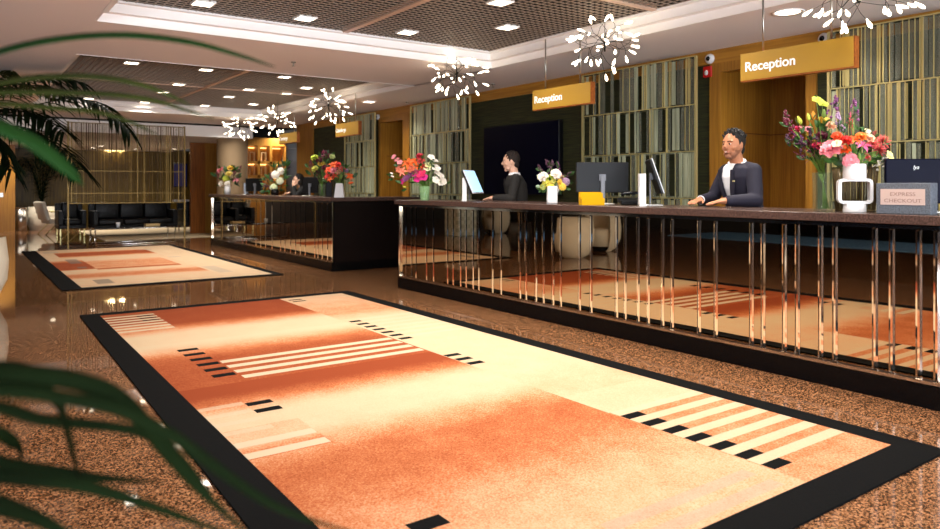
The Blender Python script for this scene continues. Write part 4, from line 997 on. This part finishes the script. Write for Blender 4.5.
    if smile:
        b.data.materials.append(mat('stubble', (146, 96, 70), .7)); Mi = Mh.inverted()
        for p_ in b.data.polygons:
            c = Mi @ p_.center
            if -.125 < c.z < -.034 and c.y > -.012 + .35 * (-.034 - c.z) and abs(c.x) < .08 and not (abs(c.x) < .028 and -.062 < c.z < -.044) and c.z < -.03 - .25 * max(0, abs(c.x) - .03) - (.022 if .022 < abs(c.x) < .055 and c.y > .045 else 0): p_.material_index = 1
    return t, Mh
# man in navy leaning on the nearest desk (local +Y faces the hall)
J = dict(lean=.10, head=(-.03, .165, 1.612), shl=(-.175, .075, 1.40), shr=(.175, .085, 1.40), ell=(-.27, .13, 1.16), wrl=(-.235, .375, 1.157), elr=(.25, .17, 1.165), wrr=(.06, .42, 1.157),
         hdl=((.12, .98, -.10), (0, -.05, -1)), hdr=((-.45, .85, -.10), (0, -.05, -1)), tsl=-1, tsr=1, curll=.22, curlr=.22, knl=(-.1, .03, .5), knr=(.1, .03, .5), anl=(-.1, -.02, .09), anr=(.1, -.02, .09))
t, Mh = person('smiling person in a navy blazer and open white shirt, hands resting on the nearest desk', (5.45, 3.585, 0), math.radians(70), J, M_SKIN, M_HAIR, M_NAVY, M_SHIRT, (.32, -.02, .0), True, 'short', .43, .074, 1, .0045)
mb = MB(); mb.rbox(-.012, .012, -.002, .002, -.006, .006, .001, 1, Matrix.Translation((-.105, .214, 1.315)) @ Matrix.Rotation(.25, 4, 'Z')); mb.obj('lapel_pin', M_BRASS, [c for c in t.children if c.name.startswith('jacket')][0])
J2 = dict(lean=.07, head=(0, .115, 1.575), shl=(-.19, .05, 1.36), shr=(.19, .05, 1.36), ell=(-.25, .10, 1.12), wrl=(-.15, .32, 1.13), elr=(.25, .10, 1.12), wrr=(.15, .32, 1.13), zs=-.05,
          hdl=((.2, .95, -.1), (0, 0, -1)), hdr=((-.2, .95, -.1), (0, 0, -1)), tsl=-1, tsr=1, knl=(-.1, .03, .48), knr=(.1, .03, .48), anl=(-.1, -.02, .09), anr=(.1, -.02, .09))
person('person in a dark suit seen in profile before the dark wall television', (5.72, 6.93, 0), math.radians(50), J2, M_SKIN2, M_HAIR2, M_CHAR, M_SHIRT, (.05, -.1, 0), False, 'short', .22, .06, 2, .0055)
J3 = dict(lean=.10, head=(0, .19, 1.40), shl=(-.17, .08, 1.2), shr=(.17, .08, 1.2), ell=(-.22, .22, 1.06), wrl=(-.09, .27, 1.27), elr=(.22, .18, 1.03), wrr=(.12, .36, 1.14), zs=-.21,
          hdl=((.25, .0, .95), (1, -.3, 0)), hdr=((-.2, .95, -.1), (0, 0, -1)), tsl=-1, tsr=1, knl=(-.1, .25, .50), knr=(.1, .25, .50), anl=(-.1, .0, .09), anr=(.1, .0, .09))
person('person with long dark hair in black behind the second desk, hand raised to the cheek', (5.92, 14.05, 0), math.radians(62), J3, M_SKIN2, M_HAIR, M_BLACKC, M_BLACKC, (.25, -.1, 0), False, 'long', .1, .05, 3, .007)
# ------------------------------------------------------------------ PALMS
def crom(pts, sub=5):
    pts = [Vector(p) for p in pts]; out = []; P = [pts[0] * 2 - pts[1]] + pts + [pts[-1] * 2 - pts[-2]]
    for i in range(1, len(P) - 2):
        for k in range(sub):
            t = k / sub; a, b, c, d = P[i - 1], P[i], P[i + 1], P[i + 2]
            out.append(.5 * ((2 * b) + (c - a) * t + (2 * a - 5 * b + 4 * c - d) * t * t + (3 * b - a - 3 * c + d) * t ** 3))
    return out + [pts[-1]]
def blade(mb, pts, hw, nrm=None, fold=.35, root=.35):
    k = len(pts); vs = []; fs = []
    for i, p in enumerate(pts):
        t = (pts[min(i + 1, k - 1)] - pts[max(0, i - 1)]).normalized(); s = i / (k - 1)
        n = (Vector(nrm) if nrm else Vector((0, 0, 1))); sd = t.cross(n); sd = sd.normalized() if sd.length > 1e-4 else t.orthogonal().normalized(); up = sd.cross(t)
        w = hw * min(1, root + s * 4) * (1 - s ** 3.2) ** .8 + .0003
        th = .0007
        vs += [p - sd * w + up * w * fold, p + up * th, p + sd * w + up * w * fold, p + sd * w * .98 + up * (w * fold - th), p - up * th, p - sd * w * .98 + up * (w * fold - th)]
    for i in range(k - 1):
        a = i * 6
        for j in range(6): fs.append((a + j, a + (j + 1) % 6, a + 6 + (j + 1) % 6, a + 6 + j))
    mb.add(vs, fs, True)
def planter(t, r, h, m, loc=(0, 0, 0)):
    mb = MB(); mb.lathe([(.001, 0), (r * .8, 0), (r * .97, h * .35), (r, h * .6), (r * .9, h), (r * .84, h), (r * .86, h * .9), (.001, h * .9)], loc, 32); mb.obj('planter', m, t)
    s = MB(); s.lathe([(.001, h * .9 + .012), (r * .83, h * .9 + .005), (r * .83, h * .9 + .001)], loc, 24); s.obj('soil', mat('soil', (40, 30, 22), .95), t)
pb = at_d(-250, 0, .95); pb.z = 0
t = thing('potted_palm', 'out of focus palm at the left edge, its long green leaves reaching across the foreground', 'palm', pb)
planter(t, .2, .5, M_CREAM)
hub1 = at_d(-110, 95, 1.15) - pb; hub2 = at_d(-120, 385, .8) - pb
for hb in (hub1, hub2):
    m = MB(); m.tube(crom([(0, 0, .44), Vector((hb.x * .2, hb.y * .2, hb.z * .75)), hb]), .011, 8); m.obj('trunk', M_LEAFO, t)
NEARL = [(1.15, 9.0, M_LEAFB, [(-110, 95), (-60, 78), (0, 53), (60, 40), (125, 36), (190, 43), (240, 56), (275, 67)], .5),
         (1.25, 7.5, M_LEAFO, [(-110, 95), (-40, 92), (15, 81), (60, 77), (100, 78), (140, 85), (170, 96), (195, 108)], .5),
         (1.25, 6.5, M_LEAFO, [(-110, 95), (-40, 95), (0, 93), (60, 93), (110, 95), (150, 100), (185, 110), (214, 119)], .5),
         (1.25, 6.0, M_LEAFO, [(-110, 95), (-40, 101), (0, 104), (50, 108), (100, 113), (130, 122), (158, 135)], .5),
         (1.0, 14.5, M_LEAFB, [(-110, 95), (-50, 104), (0, 128), (30, 142), (55, 160), (75, 177), (84, 186)], .6)]
LOWL = [(.74, 13, [(-120, 385), (-60, 372), (0, 374), (60, 379), (105, 391), (135, 413), (165, 450), (200, 490), (255, 540)]),
        (.72, 9, [(-120, 385), (-60, 389), (0, 391), (60, 398), (120, 411), (175, 438), (230, 478), (285, 511), (370, 538)]),
        (.80, 8, [(-120, 385), (-60, 402), (0, 408), (40, 420), (90, 425), (140, 433), (180, 456), (222, 510)]),
        (.78, 7, [(-120, 385), (-40, 385), (30, 384), (58, 402), (68, 430), (76, 465), (82, 490)]),
        (.82, 8, [(-120, 385), (-60, 440), (0, 462), (60, 472), (110, 479), (165, 482)]),
        (.75, 10, [(-120, 385), (-60, 455), (0, 476), (80, 486), (150, 506), (245, 540)]),
        (.70, 13, [(-120, 385), (-70, 470), (0, 505), (40, 520), (90, 545)]),
        (.85, 9, [(-120, 385), (-50, 420), (0, 434), (22, 455), (10, 485)]),
        (.78, 7, [(-120, 385), (-60, 378), (0, 366), (40, 372), (80, 382), (120, 394)])]
camn = Vector((-fw[0], -fw[1], .25)).normalized()
for dd, hwp, m_, pts, rt_ in NEARL:
    mb = MB(); k = len(pts); path = [at_d(x, y, dd + .10 * (i / k - .5)) - pb for i, (x, y) in enumerate(pts)]; path[0] = hub1
    blade(mb, crom(path, 5), hwp * .62 * dd / 720, camn + Vector((0, 0, .6)), .3, .3); mb.obj('palm_leaf', m_, t)
for dd, hwp, pts in LOWL:
    mb = MB(); k = len(pts); path = [at_d(x, y, dd + .16 * (i / k - .5)) - pb for i, (x, y) in enumerate(pts)]; path[0] = hub2
    blade(mb, crom(path, 5), hwp * .78 * dd / 720, camn + Vector((0, 0, .5)), .3, .3); mb.obj('palm_leaf', M_LEAFD, t)
def frond(t, pts, n, L, hw, m_, seed, drop=.5):
    r = random.Random(seed); c = crom(pts, 6); mb = MB(); k = len(c)
    mb.tube(c, [.009 * (1 - .75 * i / k) for i in range(k)], 6)
    for i in range(n):
        s = .12 + .87 * i / n; q = s * (k - 1); a = int(q); p = c[a].lerp(c[min(a + 1, k - 1)], q - a); tg = (c[min(a + 1, k - 1)] - c[max(a - 1, 0)]).normalized()
        sd = tg.cross(Vector((0, 0, 1))); sd = sd.normalized() if sd.length > .01 else Vector((1, 0, 0))
        for sg in (-1, 1):
            d = (sd * sg * r.uniform(.7, 1) + tg * r.uniform(.55, .9) + Vector((0, 0, r.uniform(-.1, .35)))).normalized(); l = L * (.55 + .6 * math.sin(PI * min(1, s * .85 + .1))) * r.uniform(.85, 1.1)
            pp = [p + d * (l * u) - Vector((0, 0, drop * l * u * u)) for u in (0, .25, .5, .75, 1)]
            blade(mb, pp, hw, None, .3, .4)
    return mb.obj('frond', m_, t)
# palm at the left edge beside the second rug
cb = at_d(-52, 0, 9.0); cb.z = 0
t = thing('potted_palm', 'feathery dark green palm at the left edge before the lounge divider', 'palm', cb)
planter(t, .24, .55, mat('dark_planter', (44, 40, 38), .5))
crown = at_d(-40, 130, 8.9) - cb
m = MB(); m.tube(crom([(0, 0, .5), (.02, 0, 1.0), crown]), [.045] * 5 + [.04] * 5 + [.03], 10); m.obj('trunk', mat('palm_trunk', (96, 74, 44), .8, var=.3, vscale=40), t)
for i, (dz, m_, pts) in enumerate(((.2, M_LEAFD, [(-15, 95), (20, 82), (55, 78), (86, 84)]), (0, M_LEAFD, [(-10, 115), (40, 104), (75, 98), (105, 108), (132, 134)]), (-.3, M_LEAFD, [(0, 125), (35, 132), (62, 150), (82, 172)]),
                                   (.3, M_LEAFO, [(-35, 100), (-10, 78), (10, 72)]), (.4, M_LEAFD, [(-25, 130), (0, 142), (12, 172)]), (-.2, M_LEAFO, [(-15, 108), (12, 90), (38, 86), (62, 92)]), (-.4, M_LEAFD, [(-20, 112), (15, 110), (45, 118), (66, 134)]), (.1, M_LEAFD, [(-40, 100), (-25, 84), (0, 78)]), (.2, M_LEAFD, [(-50, 140), (-80, 150), (-110, 190)]), (.3, M_LEAFD, [(-60, 110), (-100, 100), (-130, 130)]))):
    frond(t, [crown] + [at_d(x, y, 8.9 + dz * (k + 1) / len(pts)) - cb for k, (x, y) in enumerate(pts)], 34, .38, .021, m_, 40 + i, .6)
# palm in the lounge behind
cb = on_z(42, 229.5, 0)
t = thing('potted_palm', 'small palm in a rounded cream planter far back in the lounge', 'palm', cb)
planter(t, .40, .68, M_CREAM)
for i in range(12):
    a = i * 2.4; rr_ = random.Random(i); h = 1.1 + .5 * rr_.random(); R_ = .5 + .45 * rr_.random()
    c0 = Vector((0, 0, .62)); c1 = Vector((math.cos(a) * .15, math.sin(a) * .15, h * .9 + .3)); c2 = Vector((math.cos(a) * R_ * .7, math.sin(a) * R_ * .7, h + .75)); c3 = Vector((math.cos(a) * R_ * 1.2, math.sin(a) * R_ * 1.2, h + .35))
    frond(t, [c0, c1, c2, c3], 16, .36, .02, M_LEAFD if i % 3 else M_LEAFO, 70 + i, .5)
# ------------------------------------------------------------------ LOUNGE FURNITURE
def boxthing(name, label, cat, x0, x1, y0, y1): return thing(name, label, cat, ((x0 + x1) / 2, (y0 + y1) / 2, 0)), (x1 - x0) / 2, (y1 - y0) / 2
o = boxes((-1.6, 1.6, -2.3, 2.3, .0015, .012)).obj('lounge_rug', mat('beige_rug', (216, 196, 160), 1)); o.location = (4.45, 20.9, 0); tag(o, 'plain beige rug under the lounge sofa and armchairs', 'rug')
Z0 = .0125
def seat_block(t, hx, hy, n, front, cush, frame, z=Z0, backh=.84, arms=True):
    """front -1: faces -Y"""
    m = MB(); m.rbox(-hx, hx, -hy, hy, .2, .3, .015, 2); m.obj('base', cush, t)
    w = (2 * hx - (.24 if arms else 0)) / n; x = -hx + (.12 if arms else 0)
    for k in range(n):
        m = MB(); m.rbox(x + .005, x + w - .005, -hy + .01, hy - .17, .302, .44, .03, 3); m.obj('seat_cushion', cush, t)
        m = MB(); m.rbox(x + .005, x + w - .005, hy - .28, hy - .125, .441, backh + .02, .04, 3); m.obj('back_cushion', cush, t); x += w
    m = MB(); m.rbox(-hx, hx, hy - .12, hy, .302, backh, .015, 2); m.obj('backrest', cush, t)
    if arms:
        for s in (-1, 1): m = MB(); m.rbox(min(s * hx, s * (hx - .115)), max(s * hx, s * (hx - .115)), -hy, hy - .125, .302, .66, .015, 2); m.obj('armrest', cush, t)
    for sx in (-1, 1):
        for sy in (-1, 1): m = MB(); m.box(sx * (hx - .05) - .015, sx * (hx - .05) + .015, sy * (hy - .05) - .015, sy * (hy - .05) + .015, z, .199); m.obj('leg', frame, t)
xa, xb = on_y(92, 20.2).x, on_y(176, 20.2).x
t, hx, hy = boxthing('sofa', 'long black leather sofa behind the gold strand divider', 'sofa', xa, xb, 20.0, 20.9); seat_block(t, hx, hy, 3, -1, M_BLACKL, M_CHROME)
xa, xb = on_y(57, 21.0).x, on_y(85, 21.0).x
t, hx, hy = boxthing('armchair', 'black leather armchair left of the black sofa', 'armchair', xa, xb, 20.7, 21.55); seat_block(t, hx, hy, 1, -1, M_BLACKL, M_BRASS, Z0)
xa, xb = on_y(182, 20.4).x, on_y(207, 20.4).x
t, hx, hy = boxthing('armchair', 'black leather armchair right of the black sofa, beside the desk end', 'armchair', xa, xb, 20.2, 21.0); seat_block(t, hx, hy, 1, -1, M_BLACKL, M_CHROME)
cp = on_z(57, 233.5, 0)
t = thing('armchair', 'cream armchair in side view on slanted metal legs, before the planter', 'armchair', (cp.x, cp.y - .1, 0), PI / 2 + .2)
m = MB(); m.rbox(-.36, .36, -.36, .30, .28, .42, .04, 3); m.obj('seat', M_CREAM, t)
m = MB(); m.rbox(-.36, .36, .0, .10, 0, .50, .03, 3, Matrix.Translation((0, .26, .40)) @ Matrix.Rotation(-.28, 4, 'X')); m.obj('backrest', M_CREAM, t)
for s in (-1, 1):
    m = MB(); m.tube([(s * .33, -.40, 0.0), (s * .33, -.10, .28)], .014, 6); m.obj('leg', M_BRASS, t); m = MB(); m.tube([(s * .33, .38, 0.0), (s * .33, .12, .28)], .014, 6); m.obj('leg', M_BRASS, t)
    m = MB(); m.tube([(s * .37, -.30, .42), (s * .37, -.26, .60), (s * .37, .28, .60)], .014, 6); m.obj('armrest', M_BRASS, t)
xa, xb = on_y(94, 17.45).x, on_y(172, 17.45).x
t, hx, hy = boxthing('coffee_table', 'low glass coffee table on a chrome loop frame in front of the sofa', 'table', xa, xb, 17.2, 17.9)
m = MB()
for y in (-hy + .02, hy - .02): m.tube([(-hx, y, .017), (-hx, y, .35), (hx, y, .35), (hx, y, .017), (-hx, y, .017)], .015, 6)
m.obj('frame', M_CHROME, t); m = MB(); m.rbox(-hx, hx, -hy, hy, .366, .378, .003, 1); m.obj('glass_top', mat('dark_glass', (20, 18, 16), .05), t)
for k, (px_, nm, lab) in enumerate(((118, 'paper_cup', 'white cup standing on the low glass coffee table'), (152, 'magazine', 'tan magazine stack lying on the low glass coffee table'))):
    q = on_y(px_, 17.5); m = MB()
    if nm == 'paper_cup': m.lathe([(.001, 0), (.035, 0), (.045, .1), (.042, .1), (.033, .008), (.001, .006)], n=16)
    else: m.rbox(-.15, .15, -.1, .1, 0, .05, .003, 1)
    o = m.obj(nm, M_WHITE if k == 0 else mat('tan_paper', (196, 164, 110), .6)); o.location = (q.x, 17.5, .3785); tag(o, lab, 'cup' if k == 0 else 'magazine')
for k, px_ in enumerate((177.5, 187)):
    q = on_y(px_, 20.75); m = MB(); m.rbox(-.1, .1, -.04, .06, 0, .07, .02, 2); o = m.obj('folded_towel', M_WHITE); o.location = (q.x, 20.83 if k == 0 else 20.93, .8405)
    tag(o, ('white folded cloth on the black sofa back, at its right end', 'white folded cloth on the back of the right-hand black armchair')[k], 'cloth')
q = on_z(21, 231, 0)
t = thing('waste_bin', 'round brushed steel bin beside the cream planter in the lounge', 'bin', q)
m = MB(); m.lathe([(.001, 0), (.15, 0), (.15, .64), (.001, .64)], n=28); m.obj('body', M_STEEL, t); m = MB(); m.lathe([(.152, .6405), (.156, .6405), (.15, .68), (.1, .70), (.095, .66), (.152, .6405)], n=28); m.obj('rim', M_CHROME, t)
q = on_x(0, 1.0); o = boxes((-.04, .04, -.01, 0, -.06, .06)).obj('light_switch', M_STEEL); o.location = (on_y(1.5, 24.05).x, 24.049, on_y(1.5, 24.05, 195).z); tag(o, 'small metal switch plate on the orange wood lounge wall', 'switch')
t = thing('display_screen', 'dim blue glowing screen seen through the gold strand divider', 'screen', (on_y(181, 23.4).x, 23.5, 1.25))
m = MB(); m.rbox(-.22, .22, 0, .05, .0, .75, .01, 1); m.obj('casing', M_BLACKP, t); boxes((-.19, .19, -.004, -.0005, .03, .72)).obj('screen', mat('blue_screen', (14, 18, 60), .3, emit=.03, ecol=(60, 90, 230)), t)
m = MB(); m.box(-.03, .03, .01, .04, -1.23, -.001); m.rbox(-.2, .2, -.12, .16, -1.25, -1.231, .004, 1); m.obj('stand', M_BLACKP, t)
for px_, l in ((110, 'left of the two'), (121, 'right of the two')):
    q = on_y(px_, 25.9, 151); t = thing('wall_light', 'small bright wall light high on the lounge back wall, ' + l, 'wall light', (q.x, 25.99, q.z))
    m = MB(); m.rbox(-.16, .16, -.06, -.001, 0, .14, .01, 1); m.obj('shade', mat('wall_lamp_glow', (255, 236, 190), .5, emit=4, ecol=(255, 220, 150)), t); boxes((-.05, .05, -.03, -.001, -.05, -.001)).obj('bracket', M_BRASS, t)
    lamp('wall_lamp', (0, -.35, .05), 14, .1, (1, .72, .35), t, typ='POINT')
# lit display shelf and white shelving beyond the second desk
SY = 18.5; xa, xb = on_y(247, SY).x, on_y(286, SY).x
t = thing('display_shelf', 'warm lit wooden display shelf of open cubes behind the second desk', 'shelf', ((xa + xb) / 2, SY, 0)); hx = (xb - xa) / 2
cols = [-hx + .02, on_y(259, SY).x - t.location.x, on_y(271, SY).x - t.location.x, hx - .02]; rows = [.06, .55, .92, 1.22, 1.53, 1.90, 2.34]
M_HONEY = wood('honey_shelf_wood', (196, 138, 58), (164, 108, 40))
m = MB(); m.box(-hx, hx, .30, .34, 0, 2.56); m.box(-hx, -hx + .03, 0, .30, 0, 2.56); m.box(hx - .03, hx, 0, .30, 0, 2.56); m.box(-hx, hx, 0, .30, 2.34, 2.56)
for z in rows[:-1]: m.box(-hx + .03, hx - .03, 0, .30, z - .035, z + .035)
for x in cols[1:3]: m.box(x - .035, x + .035, .0, .30, .06, 2.34)
m.obj('carcass', M_HONEY, t)
for i in range(3):
    for j in (3, 4, 5):
        x0_, x1_ = cols[i] + .04, cols[i + 1] - .04; z1_ = rows[j + 1] - .037
        s = MB(); s.box(x0_, x1_, .26, .29, z1_ - .02, z1_ - .001); s.obj('light_strip', mat('shelf_led', (255, 214, 140), .5, emit=3.2, ecol=(255, 206, 120)), t)
OR = [(i, j) for j in (3, 4, 5) for i in range(2)]
for n_, (i, j) in enumerate(OR):
    x = (cols[i] + cols[i + 1]) / 2 + t.location.x; z = rows[j] + .0355
    m = MB(); h = .24; m.box(-.07, -.05, -.05, .05, 0, h); m.box(.05, .07, -.05, .05, 0, h); m.box(-.05, .05, -.05, .05, h - .02, h)
    o = m.obj('arch_ornament', mat('pale_ornament', (240, 206, 150), .5)); o.location = (x, SY + .14, z)
    tag(o, 'pale arch ornament in the lit display shelf, %s row, %s column' % (('lowest', 'middle', 'top')[j - 3], ('left', 'middle')[i]), 'ornament', 'ornaments in the lit shelf')
SY2 = 19.0; xa, xb = on_y(287, SY2).x, on_y(301, SY2).x
t = thing('white_shelving', 'white wall shelving in the opening right of the lit display shelf', 'shelf', ((xa + xb) / 2, SY2, 0)); hx = (xb - xa) / 2
m = MB(); m.box(-hx, hx, .26, .30, 0, 2.5)
for x in (-hx, hx - .03): m.box(x, x + .03, 0, .26, 0, 2.5)
m.obj('carcass', M_WHITE, t)
for z in (.4, .8, 1.2, 1.58, 1.95, 2.3): boxes((-hx + .031, hx - .031, 0, .259, z, z + .03)).obj('shelf_board', M_WHITE, t)
# ------------------------------------------------------------------ things seen in the mirrored desk front and at the left edge
def tub(label, loc, rotz):
    t = thing('tub_chair', label, 'armchair', loc, rotz, 'cream tub chairs')
    pr = [(.20, .0), (.30, .06), (.385, .25), (.40, .45), (.37, .72)]; inn = [(.31, .71), (.335, .46), (.33, .40)]
    a0, a1 = math.radians(-40), math.radians(220)
    m = MB(); m.lathe(pr + inn, (0, 0, .0), 30, a0, a1); m.obj('shell', M_CREAM, t)
    m = MB(); m.lathe([(.001, .08), (.29, .10), (.325, .30), (.32, .41), (.28, .44), (.001, .445)], n=30); m.obj('seat_cushion', M_CREAM, t)
    m = MB(); m.lathe([(.001, .0), (.19, 0), (.19, .075), (.001, .075)], n=24); m.obj('base', M_BLACKP, t)
q = at_d(-35, 0, 7.75); tub('cream tub chair peeking in at the left edge of the picture', (q.x, q.y, 0), 2.4)
tub('larger cream tub chair seen as a reflection in the nearest desk front', (-1.3, 10.1, 0), 1.2)
tub('smaller cream tub chair reflected near the left end of the desk front', (-2.9, 15.6, 0), 1.6)
o = boxes((-1.2, 1.2, -4.6, 4.6, .0015, .012)).obj('area_rug', mat('blue_carpet', (110, 166, 214), 1, var=.25, vscale=14)); o.location = (-7.1, 7.6, 0); tag(o, 'blue carpet seen reflected at the right end of the mirrored desk front', 'rug')
t = thing('sideboard', 'dark sideboard seen reflected above the blue carpet in the desk front', 'cabinet', (-8.6, 7.6, 0))
boxes((-.24, .24, -3, 3, .08, .9)).obj('body', M_DARKW, t); boxes((-.2, .2, -2.9, 2.9, 0, .079)).obj('plinth', M_BLACKP, t); boxes((-.26, .26, -3.02, 3.02, .9005, .93)).obj('top', M_BLACKG, t)
t = thing('planter_box', 'pale chequered planter box seen only as a reflection in the desk front', 'planter', (-1.6, 15.4, 0))
m = MB(); m.rbox(-.3, .3, -.3, .3, 0, .85, .01, 1)
ck = bpy.data.materials.new('pale_chequer'); ck.use_nodes = True; cn = ck.node_tree.nodes.new('ShaderNodeTexChecker'); cn.inputs['Scale'].default_value = 10; cn.inputs['Color1'].default_value = lin((226, 226, 210)) + (1,); cn.inputs['Color2'].default_value = lin((196, 200, 180)) + (1,)
tc = ck.node_tree.nodes.new('ShaderNodeTexCoord'); ck.node_tree.links.new(tc.outputs['Object'], cn.inputs['Vector']); ck.node_tree.links.new(cn.outputs['Color'], ck.node_tree.nodes['Principled BSDF'].inputs['Base Color'])
m.obj('box', ck, t); s = boxes((-.27, .27, -.27, .27, .8505, .86)); s.obj('soil', MATS['soil'], t)
# ------------------------------------------------------------------ WORLD, CAMERA
sc = bpy.context.scene
w = bpy.data.worlds.new('lobby_ambient'); sc.world = w; w.use_nodes = True
w.node_tree.nodes['Background'].inputs['Color'].default_value = (.9, .85, .8, 1); w.node_tree.nodes['Background'].inputs['Strength'].default_value = .05
cam = bpy.data.cameras.new('camera'); co = bpy.data.objects.new('camera', cam); C.objects.link(co)
co.location = (0, 0, H); co.rotation_euler = (PI / 2, 0, -A); cam.lens = F * 36 / 940; cam.sensor_width = 36; cam.shift_y = -(264.5 - YH) / 940; cam.clip_start = .02
cam.dof.use_dof = True; cam.dof.focus_distance = 5.6; cam.dof.aperture_fstop = 2.6
sc.camera = co
sc.view_settings.view_transform = 'Standard'; sc.view_settings.look = 'None'; sc.view_settings.exposure = 0.42; sc.view_settings.gamma = 1.0; sc.view_settings.use_curve_mapping = False
sc.cycles.max_bounces = 10; sc.cycles.diffuse_bounces = 4; sc.cycles.glossy_bounces = 6; sc.cycles.transmission_bounces = 8; sc.cycles.sample_clamp_indirect = 6; sc.cycles.use_denoising = True
